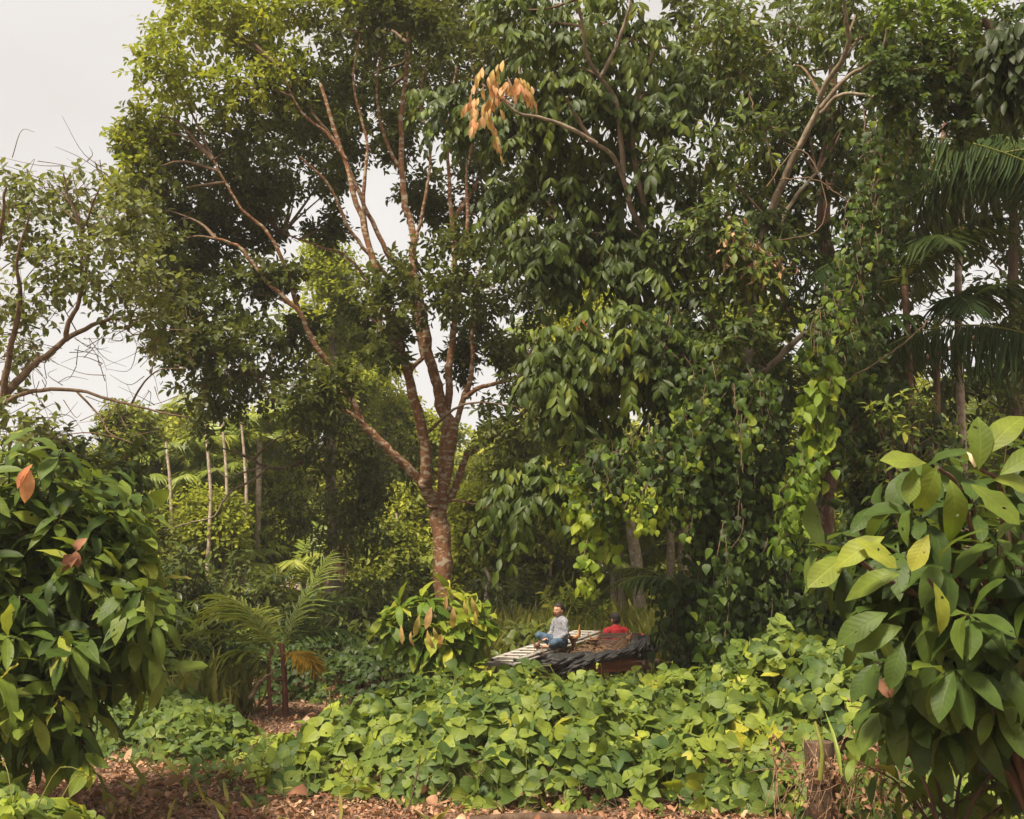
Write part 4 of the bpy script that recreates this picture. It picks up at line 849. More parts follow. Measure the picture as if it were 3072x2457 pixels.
# ------------------------------------------------------------------ palms
def frond(name, base, az, el, Ln, nl, ll, mat, parent=None, droop=1.2, hang=.5, wm=1.0, acc=None, mi=0, tone=(0, 1), vee=.25, bare=.12, rmi=1, width=None):
    """arching feather leaf: rachis and two rows of leaflets"""
    own = acc is None
    a = Acc() if own else acc
    d0 = np.array([math.sin(az) * math.cos(el), math.cos(az) * math.cos(el), math.sin(el)])
    P = [np.asarray(base, float)]; d = d0.copy(); k = 14
    for i in range(k):
        d = nrm(d + np.array([0, 0, -droop / k * (0.5 + i / k)])); P.append(P[-1] + d * Ln / k)
    P = np.array(P); tube(a, P, .012 * Ln / 2 + .004, .003, 5, 15, rmi, cap=False)
    t = np.repeat(np.linspace(bare, 1, nl), 2); sg = np.tile([1., -1.], nl)
    idx = t * k; C_ = np.array([np.interp(idx, np.arange(k + 1), P[:, q]) for q in range(3)]).T
    T = nrm(np.array([np.interp(idx, np.arange(k + 1), np.gradient(P[:, q])) for q in range(3)]).T)
    s = nrm(np.cross(T, UPV)); u = np.cross(s, T)
    prof = np.sin(PI * np.clip(.12 + .86 * (t - bare) / (1 - bare), 0, 1)) ** .6
    f = nrm(T * (.55 + .5 * t[:, None]) + s * sg[:, None] * 1.0 + u * vee - UPV * hang + rng.normal(0, .06, (len(t), 3)))
    N = u - s * sg[:, None] * .3 + rng.normal(0, .12, (len(t), 3))
    leaves(a, 'strip', C_, f, N, ll * np.maximum(prof, .25) * rng.uniform(.9, 1.1, len(t)), wm, np.clip(rng.uniform(*tone) * .6 + .4 * rng.random(len(t)), 0, 1), mi)
    if own: return obj(name, a, [mat, M['grass']], parent)
def palm(label, base, top, r0, r1, nf, Ln, nl, ll, mat, bark='palm_bark', droop=1.3, hang=.5, els=(.2, 1.25), parts=True, group=None, azs=None, wm=1.0, name='palm_tree', mid=None, shaft=True):
    root = thing(name, label, 'palm', (base[0], base[1], 0), group)
    a = Acc(); pts = [[base[0], base[1], -.05]] + ([mid] if mid is not None else []) + [top]
    tube(a, pts, r0, r1, 9, 16, wob=.02); obj('trunk', a, M[bark], root)
    if shaft:
        a = Acc(); tube(a, [top, np.asarray(top) + [0, 0, .3 * min(1, Ln / 2)]], r1 * 1.25, r1 * .6, 8, 4); obj('crown_shaft', a, M['palm'], root)
    acc = None if parts else Acc()
    for i in range(nf):
        az = (azs[i] if azs else i * 2.4 + rng.uniform(-.3, .3)); el = els[0] + (els[1] - els[0]) * ((i * .618) % 1)
        frond('frond', np.asarray(top) + [0, 0, .1], az, el, Ln * rng.uniform(.85, 1.1), nl, ll, mat, root, droop, hang, wm, acc)
    if not parts: obj('crown', acc, [mat, M['grass']], root)
    return root
def pal(x0, y0, x1, y1, Y):
    b = Dp(x0, y0, Y); return (b[0], b[1]), Dp(x1, y1, Y)
b_, t_ = pal(2042, 1350, 2026, 420, 17.5)
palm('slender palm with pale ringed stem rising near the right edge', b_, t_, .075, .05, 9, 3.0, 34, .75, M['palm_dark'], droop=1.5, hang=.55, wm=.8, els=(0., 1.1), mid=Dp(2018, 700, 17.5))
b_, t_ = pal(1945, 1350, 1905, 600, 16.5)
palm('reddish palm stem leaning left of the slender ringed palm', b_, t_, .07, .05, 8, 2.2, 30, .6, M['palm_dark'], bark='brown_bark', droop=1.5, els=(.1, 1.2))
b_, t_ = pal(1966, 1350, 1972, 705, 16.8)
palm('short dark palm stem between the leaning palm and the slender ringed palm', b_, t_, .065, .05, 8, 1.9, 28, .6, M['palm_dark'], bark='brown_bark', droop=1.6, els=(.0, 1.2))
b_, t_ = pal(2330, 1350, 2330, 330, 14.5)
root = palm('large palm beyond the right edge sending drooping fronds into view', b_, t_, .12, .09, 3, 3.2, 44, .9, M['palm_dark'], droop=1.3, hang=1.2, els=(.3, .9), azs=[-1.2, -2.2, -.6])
for (x, y, az, el, Ln) in ((2330, 440, -1.4, .75, 3.6), (2300, 760, -1.5, .55, 2.8)):
    frond('frond', Dp(x, y, 14.5), az, el, Ln, 84, .9, M['palm_dark'], root, 1.1, 1.8, .42, vee=0)

# background palms
bgp = [((372, 1225), (373, 1045), 34, .09, 'left stem of the palm cluster in the clearing'), ((396, 1235), (400, 985), 34, .12, 'thickest of the three palm stems in the clearing'), ((408, 1235), (420, 1050), 33.5, .085, 'leaning right-hand stem of the palm cluster in the clearing'),
       ((545, 1200), (546, 925), 36, .11, 'tall straight pale palm stem standing alone beyond the bare branch'), ((533, 1180), (522, 985), 38, .08, 'thin leaning palm stem left of the tall straight one'),
       ((562, 1180), (564, 1000), 40, .08, 'thin palm stem right of the tall straight one'), ((872, 1220), (862, 1080), 40, .13, 'pale blotched palm stem left of the big forked trunk'),
       ((1298, 1290), (1285, 1120), 30, .09, 'left thin palm stem framed by the vine arch'), ((1312, 1290), (1303, 1095), 30, .10, 'second thin palm stem framed by the vine arch'),
       ((1412, 1290), (1412, 1085), 28, .12, 'pale straight palm stem at right of the vine arch'), ((1433, 1290), (1434, 1090), 29, .11, 'rough pale palm stem beside the straight one at the arch'),
       ((330, 1100), (345, 905), 46, .1, 'feathery palm crown showing against the sky at left'), ((1100, 1200), (1100, 740), 44, .15, 'lofty palm head seen against sky right of the forked tree'), ((1625, 1200), (1620, 720), 36, .13, 'palm head glimpsed through gap in the right trees'),
       ((340, 1180), (338, 1040), 42, .1, 'broad drooping palm left of the stem cluster')]
for i, (b, t, Y, r, lab) in enumerate(bgp):
    bb, tt = pal(b[0], b[1], t[0], t[1], Y)
    big_ = t[1] < 1000 or i in (0, 12, 14)
    palm(lab, bb, tt, r * 1.1, r * .75, 10 if big_ else 8, 2.0 if big_ else 1.7, 34, .8, M['palm'], parts=False, droop=1.3, hang=.6, wm=.9, els=(.25, 1.3))
b_, t_ = pal(1352, 1330, 1322, 1075, 27)
r = palm('stout tan palm trunk bent to the left above the man in red', b_, t_, .17, .13, 8, 3.2, 30, .9, M['palm'], parts=False, mid=Dp(1342, 1200, 27), droop=1.3, wm=1.4)
# understorey stemless palms
def lowpalm(label, base, nf, Ln, nl, ll, mat, els=(.4, 1.3), droop=1.5, hang=.4, parts=True, azs=None, wm=1.0, name='young_palm'):
    root = thing(name, label, 'palm', (base[0], base[1], 0), None)
    acc = None if parts else Acc()
    for i in range(nf):
        az = azs[i] if azs else i * 2.4 + rng.uniform(-.3, .3); el = els[0] + (els[1] - els[0]) * ((i * .618) % 1)
        frond('frond', [base[0], base[1], base[2] if len(base) > 2 else .1], az, el, Ln * rng.uniform(.85, 1.1), nl, ll, mat, root, droop, hang, wm, acc)
    if not parts: obj('crown', acc, [mat, M['grass']], root)
    return root
for (x, y, Y, Ln, lab) in ((500, 1150, 36, 2.4, 'bright feathery palm between cacao bushes and bare branch'), (840, 1160, 33, 2.4, 'low palm with arched frond left of the splintered trunk'), (610, 1180, 34, 3.2, 'arched pale palm fronds left of the splintered trunk'),
                           (1440, 1260, 26, 3.0, 'dark low palm under the vine arch'), (1310, 1300, 26, 1.8, 'small bright palm tuft behind the man'), (440, 1215, 36, 2.2, 'bright low palm at foot of the stem cluster'), (880, 1180, 36, 3, 'pale palm tuft left of big trunk'), (1320, 1150, 31, 2.6, 'yellowish palm tuft inside the vine arch'),
                           (2080, 900, 24, 3.2, 'palm clump glinting in gap at far right')):
    b = Dp(x, y, Y); lowpalm(lab, (b[0], b[1], max(.1, b[2] - 1.0)), 11, Ln, 32, .75, M['palm'], parts=False, wm=1.0, els=(.3, 1.3))
# the palm frond reaching over the cart
pb = W(700, 640, 19.0)
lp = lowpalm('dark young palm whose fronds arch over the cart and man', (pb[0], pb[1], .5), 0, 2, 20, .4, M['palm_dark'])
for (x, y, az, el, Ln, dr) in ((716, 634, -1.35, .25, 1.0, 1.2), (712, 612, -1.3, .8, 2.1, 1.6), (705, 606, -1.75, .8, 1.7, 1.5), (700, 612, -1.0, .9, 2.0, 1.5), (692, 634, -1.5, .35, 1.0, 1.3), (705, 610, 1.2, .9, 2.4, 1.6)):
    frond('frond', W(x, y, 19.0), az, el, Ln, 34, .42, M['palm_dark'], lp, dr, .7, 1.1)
a = Acc(); tube(a, [[pb[0], pb[1], 0], [pb[0] + .02, pb[1], .7], W(703, 618, 19.0)], .06, .05, 8, 6); obj('trunk', a, M['brown_bark'], lp)

# young double-stemmed palm in the middle left
YP = 16.8
pr = thing('young_palm', 'young palm with two thin dark stems and one yellowing frond on the litter', 'palm', (Dp(583, 1490, YP)[0], YP, 0))
a = Acc(); p1 = Dp(570, 1500, YP); p2 = Dp(600, 1490, YP); t1 = Dp(566, 1400, YP); t2 = Dp(596, 1375, YP)
tube(a, [[p1[0], YP, 0], t1 * [1, 0, 1] + [0, YP, 0], Dp(575, 1365, YP)], .032, .022, 7, 8)
obj('trunk', a, M['reddish_stem'], pr)
a = Acc(); tube(a, [[p2[0], YP + .1, 0], t2, Dp(585, 1355, YP)], .05, .03, 7, 8); obj('trunk', a, M['reddish_stem'], pr)
tp = Dp(585, 1340, YP)
for (dx, dy, az, el, Ln, dr, mt, nl, ll) in ((-5, 10, -1.25, 1.15, 1.75, 1.9, 'palm', 30, .55), (0, 0, -1.0, .95, 1.9, 1.9, 'palm', 30, .55), (0, 10, -1.4, .62, 1.75, 1.2, 'palm', 26, .5), (5, 0, .95, 1.2, 1.9, .5, 'palm', 30, .5), (5, 0, 1.25, 1.1, 1.9, 2.2, 'palm_dark', 32, .5),
                                           (0, 5, 1.6, .8, 1.5, 1.9, 'palm_dark', 28, .5), (-5, 10, -.6, 1.0, 1.7, 1.8, 'palm', 28, .5), (0, 0, -1.6, 1.0, 1.6, 2.2, 'palm', 28, .5)):
    p = Dp(583 + dx, 1372 + dy, YP); frond('frond', p, az, el * .95, Ln * .9, nl + 6, ll, M[mt], pr, dr * .78, .22, .72)
for (x0, y0, az, el, Ln, mt) in ((570, 1385, -1.75, .45, .85, 'palm'), (570, 1390, -1.5, .25, 1.05, 'palm'), (596, 1375, 2.0, .2, .55, 'palm_yellow'), (598, 1378, 1.6, .1, .6, 'palm_yellow'), (600, 1385, 1.55, -.1, .75, 'dry')):
    frond('frond', Dp(x0, y0, YP - .15), az, el, Ln, 24, .42 if mt != 'dry' else .2, M[mt], pr, 1.2, .15, 1.2, tone=(.4, 1))
# dead curled stalk
a = Acc(); tube(a, [Dp(525, 1470, 16.2), Dp(545, 1440, 16.2), Dp(560, 1425, 16.2), Dp(580, 1412, 16.3)], .03, .015, 6, 14, jit=.015)
o = obj('dead_branch', a, M['twig']); tag(o, 'pale dead stick leaning by the young palm', 'stick')

# ------------------------------------------------------------------ cacao bushes
def cacao(label, base, tips, L, n, mat=('cacao', 'dry'), leafset='cacao', bark='dark_bark', r0=.05, droop=.5, extra=None, name='cacao_bush', tl=.45, wm=1., rnd=(0, .95), sub=2, group=None, face=(0, -.15, 1), fj=.35, old=.02, stems=None, spread=.85, inner=0):
    root = thing(name, label, 'bush', (base[0], base[1], 0), group); la, ta = Acc(), Acc()
    base = np.array([base[0], base[1], 0.]); tips = [np.asarray(t, float) for t in tips]; cen = np.mean(tips, 0)
    hub = base + (cen - base) * [.15, .15, .35]
    tube(ta, [base - [0, 0, .1], (base + hub) / 2 + rng.normal(0, .03, 3), hub], r0, r0 * .8, 8, 6)
    P, D = [], []
    for t in tips:
        m1 = hub + (t - hub) * .4 + np.array([0, 0, .18]) * np.linalg.norm(t - hub); 
        Q = tube(ta, [hub, m1, t], r0 * .55, .008, 6, 12, cap=False)
        out = nrm(nrm((t - m1)) + nrm((t - cen) * [1, 1, .6]) * .6); P.append(t); D.append(out)
        for s in range(sub):
            i = rng.integers(5, 11); p = Q[i]; d = nrm(nrm(t - hub) * .5 + rng.normal(0, .8, 3) + [0, -.15, .1])
            e = p + d * rng.uniform(.15, .45) * tl * 2; segs(ta, [p], [e], .008, .005); P.append(e); D.append(d)
    sprays(la, ta, P, D, n, tl, L, leafset, droop=droop, spread=spread, wm=wm, rnd0=rnd[0], rnd1=rnd[1], face=face, facej=fj, tr=.007, lj=.3, yb=.4)  # leaves at twig tips toned lighter, lit tops put into their colour
    if inner:
        i = rng.integers(0, len(P), inner); p = np.array(P)[i] * .75 + cen * .25 + rng.normal(0, .12, (inner, 3)); sprays(la, ta, p, rng.normal(0, 1, (inner, 3)), n, tl, L, leafset, droop=droop, spread=spread, wm=wm, rnd0=0, rnd1=.4, face=face)
    if extra: extra(la, ta, root)
    obj('stem', ta, M[bark], root); obj('foliage', la, [M[m] for m in mat], root)
    return root
# left foreground bush
def tipset(lst, Y, dY): return [Dp(x, y, Y + rng.uniform(-dY, dY)) for (x, y) in lst]
YB = 9.4
lowL = None
tl_ = tipset([(20, 1000), (60, 1040), (110, 1020), (150, 1070), (60, 1110), (20, 1140), (110, 1140), (170, 1150), (215, 1110), (230, 1170), (60, 1190), (140, 1210), (200, 1230), (20, 1230), (240, 1200), (265, 1250), (90, 1270), (225, 1280), (275, 1300), (160, 1300), (30, 1310), (250, 1350), (205, 1340), (110, 1350), (265, 1385), (60, 1370), (230, 1380), (230, 1350), (-20, 1060), (-20, 1200), (-20, 1350), (10, 1400), (50, 1440), (95, 1430), (140, 1440), (185, 1410), (110, 1470), (60, 1460), (30, 1360), (80, 1350), (-20, 1420)], YB, .5)
tl_ += tipset([(x, y) for x in range(-10, 260, 60) for y in range(1080, 1340, 60)], YB + .7, .3)
def podL(la, ta, root):
    p = Dp(60, 985, YB - .95); leaves(la, 'cacao', [p, p + [.03, 0, .03]], [[.1, -.2, -1], [-.6, -.1, -1]], [[.6, -1, .2], [-.4, -1, .3]], [.25, .22], 1.1, [.3, .0], 2)
    p = Dp(160, 1160, YB - .6); leaves(la, 'flake', [p, p + [.02, 0, -.05], p], [[.5, 0, 1], [-.6, -.2, -.4], [.2, 0, -1]], [[0, -1, .3]] * 3, [.12, .16, .13], 1.2, [.15, .05, .2], 3)
    a = Acc(); q = Dp(186, 1560, YB - .2); tube(a, [q + [0, 0, .11], q, q - [0, 0, .11]], .05, .05, 12, 11, r=[.012, .04, .058, .062, .05, .012]); obj('pod', a, M['pod'], root)
    a = Acc(); q = Dp(98, 1375, YB - .5); tube(a, [q + [-.07, 0, .05], q, q + [.08, 0, -.06]], .05, .05, 10, 9, r=[.01, .035, .04, .03, .01]); obj('pod', a, M['pod'], root)
cacao('large glossy-leaved cacao bush filling the left foreground', Dp(-40, 1600, YB + .5), tl_, .285, 13, mat=('cacao', 'cacao', 'orange', 'dry'), r0=.06, droop=.55, extra=podL, sub=3, inner=70, tl=.42, wm=.9)
# right foreground bush
YC = 6.3
tips = tipset([(1970, 1050), (2040, 1050), (2110, 1010), (2150, 1020), (1900, 1110), (1960, 1120), (2060, 1120), (1800, 1180), (1870, 1170), (1940, 1200), (1860, 1230), (2010, 1230), (2100, 1200), (1920, 1300), (1990, 1310), (2060, 1320), (2140, 1320), (1930, 1400), (1990, 1400), (2050, 1420), (2120, 1420), (1960, 1480), (2000, 1520), (2090, 1520), (2150, 1500)], YC, .4)
tips += tipset([(x, y) for x in (1990, 2060, 2130, 2200) for y in range(1150, 1520, 75)], YC + .55, .25)
def heroR(la, ta, root):
    H = [(1975, 980, -.45, -1.0, .17, .72), (1925, 985, -.25, -1, .13, .7), (2000, 1010, .12, -1, .19, .7), (2045, 1020, .75, -.8, .20, .72), (1950, 975, -1, .05, .16, .8), (1862, 1130, -.9, -.45, .19, .85), (1800, 1135, .75, -.6, .16, .9), (1965, 1225, .15, -1, .175, .92), (1955, 1125, -.5, -1, .14, .95), (1895, 1210, -1, -.1, .17, .75),
         (1900, 1320, -1, -.3, .17, .5), (1870, 1290, -1, -.5, .2, .45), (1780, 1170, -1, -.75, .18, .8), (2070, 960, .6, .8, .2, .8), (2060, 990, .1, 1, .19, .6), (2105, 1000, .8, .5, .18, .7), (1900, 1350, -.4, -1, .17, .35), (2090, 1010, 1, -.1, .18, .8)]
    for (x, y, fx, fz, L, r) in H:
        p = Dp(x, y, YC - .65 + rng.uniform(-.1, .1)); leaves(la, 'cacao', [p], [[fx, rng.uniform(-.35, .1), fz]], [[.25 * rng.normal(), -1, .75]], [L * 1.5], 1.2, [r])
    for k, (x, y) in enumerate(((1975, 985), (1955, 1220), (1800, 1150), (2060, 985))):
        tube(ta, [Dp(x, y, YC - .6), Dp(x + 50, y + 60, YC - .4), Dp(2100, 1330, YC)], .009, .018, 6, 10)
    a = Acc(); q = Dp(2128, 1430, YC - .15); tube(a, [q + [0, 0, .105], q, q - [0, 0, .105]], .06, .06, 14, 13, r=[.012, .05, .072, .076, .066, .045, .012]); obj('pod', a, M['pod'], root)
    p = Dp(1870, 1470, YC - .4); leaves(la, 'flake', [p, p + [.02, 0, 0]], [[-.2, 0, 1], [.1, 0, 1]], [[0, -1, 0], [.6, -1, 0]], [.10, .09], 1, [.25, .1], 1)
    p = Dp(2052, 985, YC - .6); leaves(la, 'flake', [p], [[-.2, 0, 1]], [[0, -1, 0]], [.09], .8, [.95], 1)
cacao('large-leaved cacao bush with insect-holed leaves in the right foreground', Dp(2200, 1650, YC + .1), tips, .25, 9, mat=('cacao', 'dry'), r0=.05, droop=.68, extra=heroR, sub=1, inner=50, tl=.3, wm=1.12, rnd=(0, .5))
lowt = tipset([(1900, 1560), (1960, 1590), (2030, 1600), (2100, 1610), (1880, 1640), (1950, 1680), (2040, 1680), (2120, 1690)], 6.8, .3)
cacao('low leafy cacao shoot at bottom right corner', Dp(2000, 1800, 6.8), lowt, .2, 8, mat=('cacao', 'dry'), r0=.025, droop=.3, sub=1, tl=.25, wm=1.1, rnd=(.1, .8))
# sapling in front of the tree
YK = 17.6
tips = tipset([(860, 1290), (900, 1280), (940, 1270), (980, 1285), (1000, 1310), (850, 1320), (890, 1330), (960, 1320), (830, 1310), (930, 1350), (980, 1360), (900, 1370), (870, 1360), (950, 1390), (980, 1400), (930, 1410)], YK, .25)
def sapx(la, ta, root):
    pts = [(888, 1300), (910, 1290), (915, 1330), (975, 1275), (988, 1265), (940, 1262), (955, 1285), (1000, 1300), (845, 1325), (898, 1335), (870, 1340), (932, 1345)]
    P = np.array([Dp(x, y - 10, YK - .6) for x, y in pts]); m = len(P)
    for q in (0,): leaves(la, 'cacao', P + rng.normal(0, .02, (m, 3)), rng.normal(0, .14, (m, 3)) - [0, 0, 1], rng.normal(0, .5, (m, 3)) + [0, -1, 0], rng.uniform(.22, .36, m), .75, rng.uniform(.1, 1, m), 1)
cacao('bright cacao sapling with limp peach-coloured new leaves below the big trunk', Dp(933, 1460, YK), tips + tips, .33, 8, mat=('cacao_young', 'orange'), r0=.028, droop=.45, sub=1, tl=.22, wm=1.05, rnd=(.1, 1.), extra=sapx, spread=.95, name='cacao_sapling')
# middle-distance bushes
def midbush(label, x, y, w, h, Y, L=.2, mat='cacao_far', n=9, rnd=(0, .9), dens=1.0, leafset='med', dr=.6):
    m = max(8, int(w * h / 900 * dens)); t = []
    for _ in range(m):
        a_, q = rng.random() * 2 * PI, rng.random() ** .5; t.append(Dp(x + math.cos(a_) * q * w * .5, y + math.sin(a_) * q * h * .5, Y + rng.uniform(-.7, .7)))
    b = Dp(x, y + h * .6, Y)
    return cacao(label, (b[0], b[1]), t, L, n, mat=(mat, 'orange'), leafset=leafset, r0=.05, droop=dr, sub=2, tl=.4, rnd=rnd, face=(0, -.2, 1))
midbush('dark cacao bush left of the young palm', 390, 1270, 170, 170, 19.5, mat='cacao_far', rnd=(0, .7), dens=1.4)
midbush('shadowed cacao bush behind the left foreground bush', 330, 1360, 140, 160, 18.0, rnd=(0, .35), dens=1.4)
midbush('rounded cacao bush right of the palm stem cluster', 510, 1235, 150, 110, 27, rnd=(.1, .95), dens=1.6)
midbush('cacao bush at foot of the splintered trunk', 640, 1310, 140, 100, 24, rnd=(.1, .9), dens=1.5)
midbush('wide cacao bush between the splintered trunk and the sapling', 780, 1290, 170, 120, 22.5, rnd=(.05, .85), dens=1.5)
midbush('dark cacao bush touching left side of the peach-leaved sapling', 760, 1375, 110, 90, 21, rnd=(0, .5), dens=1.2)
midbush('cacao bush with two red pods behind the ladder', 1090, 1270, 170, 120, 26, rnd=(.05, .8), dens=1.5)
midbush('yellow-green cacao bush right behind the boy', 1195, 1285, 130, 80, 24, rnd=(.45, 1), mat='cacao_young', dens=1.6)
midbush('shaded cacao bush under the vine streamer', 1250, 1320, 80, 60, 25, rnd=(0, .5))
midbush('leafy plant with broad leaves left of the boy', 1125, 1345, 90, 60, 20.8, L=.3, rnd=(.2, .8), n=6, dens=.9, leafset='cacao')
midbush('broad-leaved shrub growing high left of the right foreground bush', 1900, 905, 130, 110, 14.0, L=.13, mat='broad', rnd=(.2, 1), dens=1.2)
midbush('deep green shrub filling the gap below the right palms', 1960, 1040, 200, 160, 15.0, L=.15, mat='broad', rnd=(0, .5), dens=1.0)

# ------------------------------------------------------------------ forest behind
def ftree(name, label, x, ytop, ybot, w, Y, mat, L=.2, n=8, group=None, bark='grey_bark', gap=1.0, trunkx=None, lit=None, rnd=(0, 1)):
    top = Dp(x, ytop, Y); bx = trunkx if trunkx else x
    b = Dp(bx, ybot, Y); R = w / 2.1055 * Y / FOC / 2; H = top[2] - .0; h0 = max(.8, Dp(x, ybot, Y)[2])
    ch = max(R * .9, (H - h0) / 2); cz = H - ch
    nb = max(4, int(5 + (H - h0) / R)); blobs = []
    for k in range(nb):
        f = (k + .5) / nb; z = h0 + (H - h0) * f; rr = R * (.35 + .65 * math.sin(PI * min(1, f * .8 + .15)))
        for q in range(2):
            th = rng.random() * 2 * PI; o = rr * .55
            c = np.array([b[0] + (top[0] - b[0]) * f + math.cos(th) * o, Y + math.sin(th) * o, z])
            br = rr * .62; k1 = max(5, int(9 * gap)); blobs.append((c, (br, br, br * .7), k1, max(5, int(12 * gap))))
    boughs = [([[b[0], Y, -.1], [b[0], Y, h0 * .8], [(b[0] + top[0]) / 2, Y, cz], [top[0], Y, H - .3]], .1 + .012 * H, .03, 7)]
    lf = dict(n=n, tl=.5 + L, L=L, tmpl='small', droop=.3, spread=.85, wm=1.2, rnd0=rnd[0], rnd1=rnd[1], tr=.006)
    return tree(name, label, 'tree', (b[0], Y), boughs, blobs, lf, M[bark], [M[mat]], group, twr=(.03, .01))
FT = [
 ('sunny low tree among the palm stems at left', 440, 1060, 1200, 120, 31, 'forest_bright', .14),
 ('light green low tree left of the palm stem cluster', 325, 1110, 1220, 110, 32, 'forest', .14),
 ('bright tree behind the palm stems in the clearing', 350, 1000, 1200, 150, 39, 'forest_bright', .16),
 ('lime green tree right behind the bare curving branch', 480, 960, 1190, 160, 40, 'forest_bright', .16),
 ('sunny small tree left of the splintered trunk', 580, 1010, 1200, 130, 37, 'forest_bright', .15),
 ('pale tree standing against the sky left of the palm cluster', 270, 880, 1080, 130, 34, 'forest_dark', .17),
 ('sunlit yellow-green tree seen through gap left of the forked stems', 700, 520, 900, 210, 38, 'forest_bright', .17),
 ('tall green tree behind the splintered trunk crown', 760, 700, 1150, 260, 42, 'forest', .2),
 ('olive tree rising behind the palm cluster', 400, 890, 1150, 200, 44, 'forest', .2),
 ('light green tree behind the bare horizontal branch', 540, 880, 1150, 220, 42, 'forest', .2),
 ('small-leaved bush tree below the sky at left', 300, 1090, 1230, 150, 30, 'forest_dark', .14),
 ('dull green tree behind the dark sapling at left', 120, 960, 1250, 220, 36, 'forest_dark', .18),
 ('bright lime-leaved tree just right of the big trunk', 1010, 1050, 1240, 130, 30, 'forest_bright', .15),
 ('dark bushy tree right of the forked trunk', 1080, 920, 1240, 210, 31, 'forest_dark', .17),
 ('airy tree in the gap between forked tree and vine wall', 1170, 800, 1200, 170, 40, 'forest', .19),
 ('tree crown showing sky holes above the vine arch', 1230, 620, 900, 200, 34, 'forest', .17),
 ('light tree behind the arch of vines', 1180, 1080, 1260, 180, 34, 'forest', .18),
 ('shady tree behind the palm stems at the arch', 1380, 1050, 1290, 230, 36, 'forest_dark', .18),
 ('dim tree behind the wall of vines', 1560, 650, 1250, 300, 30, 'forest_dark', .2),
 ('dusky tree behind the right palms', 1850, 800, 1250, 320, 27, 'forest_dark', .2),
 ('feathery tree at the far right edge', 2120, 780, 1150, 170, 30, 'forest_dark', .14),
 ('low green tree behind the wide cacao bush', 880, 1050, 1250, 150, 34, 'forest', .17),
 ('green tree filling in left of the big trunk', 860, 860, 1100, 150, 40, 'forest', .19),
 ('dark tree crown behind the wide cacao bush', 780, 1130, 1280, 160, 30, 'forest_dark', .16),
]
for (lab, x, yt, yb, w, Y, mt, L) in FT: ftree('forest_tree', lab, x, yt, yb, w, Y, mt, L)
# hazy back row
k = 0
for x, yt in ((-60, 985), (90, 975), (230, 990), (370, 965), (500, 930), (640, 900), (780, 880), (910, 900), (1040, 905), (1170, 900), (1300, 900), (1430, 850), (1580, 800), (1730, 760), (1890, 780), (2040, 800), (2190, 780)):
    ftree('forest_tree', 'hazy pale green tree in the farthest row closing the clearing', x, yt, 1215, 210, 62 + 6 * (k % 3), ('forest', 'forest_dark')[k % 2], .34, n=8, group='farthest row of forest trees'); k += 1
for x, yt, Y, side in ((-300, 800, 34, 'left'), (-520, 760, 40, 'left'), (-760, 820, 36, 'left'), (2330, 500, 25, 'right'), (2520, 620, 30, 'right'), (2760, 600, 27, 'right'), (3050, 660, 33, 'right')):
    ftree('forest_tree', 'shady forest tree standing outside the ' + side + ' edge of the view', x, yt, 1215, 300, Y, 'forest_dark', .28, n=7, group='forest trees beyond the ' + side + ' edge')
for x in (-250, -480, -720, -1000, 2360, 2560, 2800, 3080):
    ftree('forest_tree', 'hazy pale green tree in the farthest row closing the clearing', x, 900, 1215, 250, 66, 'forest', .4, n=7, group='farthest row of forest trees')
# slim pale trunks in the undergrowth behind the ladder
for (x, y0, y1, Y, lab) in ((432, 880, 1210, 30, 'slim pale trunk just right of the palm stem cluster'), (468, 890, 1210, 31, 'slim grey trunk midway between palm cluster and tall lone stem'), (508, 880, 1200, 32, 'slim leaning trunk left of the tall lone stem'), (350, 930, 1210, 31, 'slim trunk left of the palm stem cluster'), (1040, 1100, 1250, 30, 'slim pale trunk midway between big trunk and the boy'), (835, 1080, 1290, 31, 'thin pale trunk behind the sapling'), (1148, 1130, 1250, 30, 'thin brown trunk between bushes behind the boy'), (1165, 1165, 1250, 31, 'thin grey trunk right beside the brown one behind the boy'), (1020, 1195, 1250, 29, 'short thin trunk right of the big trunk'), (278, 985, 1100, 33.5, 'pale forked trunk under the small tree at left')):
    a = Acc(); p, q = Dp(x, y0, Y), Dp(x + 4, y1, Y); tube(a, [[q[0], Y, 0], q, (np.asarray(p) + q) / 2 + [.12, 0, 0], p], .075, .035, 7, 14, jit=.006)
    rt = thing('slender_tree', lab, 'tree', (q[0], Y, 0)); obj('trunk', a, M['palm_bark'], rt)

# ------------------------------------------------------------------ grass
def grass(label, poly, n, h, mat='grass', lean=.25, w=1.6):
    poly = np.asarray(poly, float); lo_, hi_ = poly.min(0), poly.max(0); Q = rng.uniform(lo_, hi_, (n, 2)); Q = Q[poly_dist(Q, poly) > 0]; n = len(Q)
    hh = h * (1 + .35 * lump(Q[:, 0] * .8, Q[:, 1] * .8)) * rng.uniform(.6, 1.15, n)
    a = Acc(); f = rng.normal(0, lean, (n, 3)) * [1, 1, .2] + [0, 0, 1]
    leaves(a, 'strip', np.c_[Q, np.zeros(n)], f, rng.normal(0, 1, (n, 3)) * [1, 1, .2], hh, w * .35 / h ** .5, rng.random(n))
    m = n // 2; leaves(a, 'strip', np.c_[Q[:m], hh[:m] * rng.uniform(.5, .9, m)], rng.normal(0, .7, (m, 3)) * [1, 1, .3] + [0, 0, .8], rng.normal(0, 1, (m, 3)), rng.uniform(.15, .3, m), 1.5, rng.random(m))
    o = obj('grass', a, M[mat]); tag(o, label, 'grass', kind='stuff')
grass('tall yellow-green grass standing behind the cart', [(-1.6, 22), (5.5, 21.6), (6, 26), (-1.6, 26)], 14000, 1.15)
grass('grass blades left of the young palm', [(-4.9, 16.4), (-4.0, 16.2), (-3.9, 17.6), (-5.2, 17.8)], 260, .8, w=2.2)
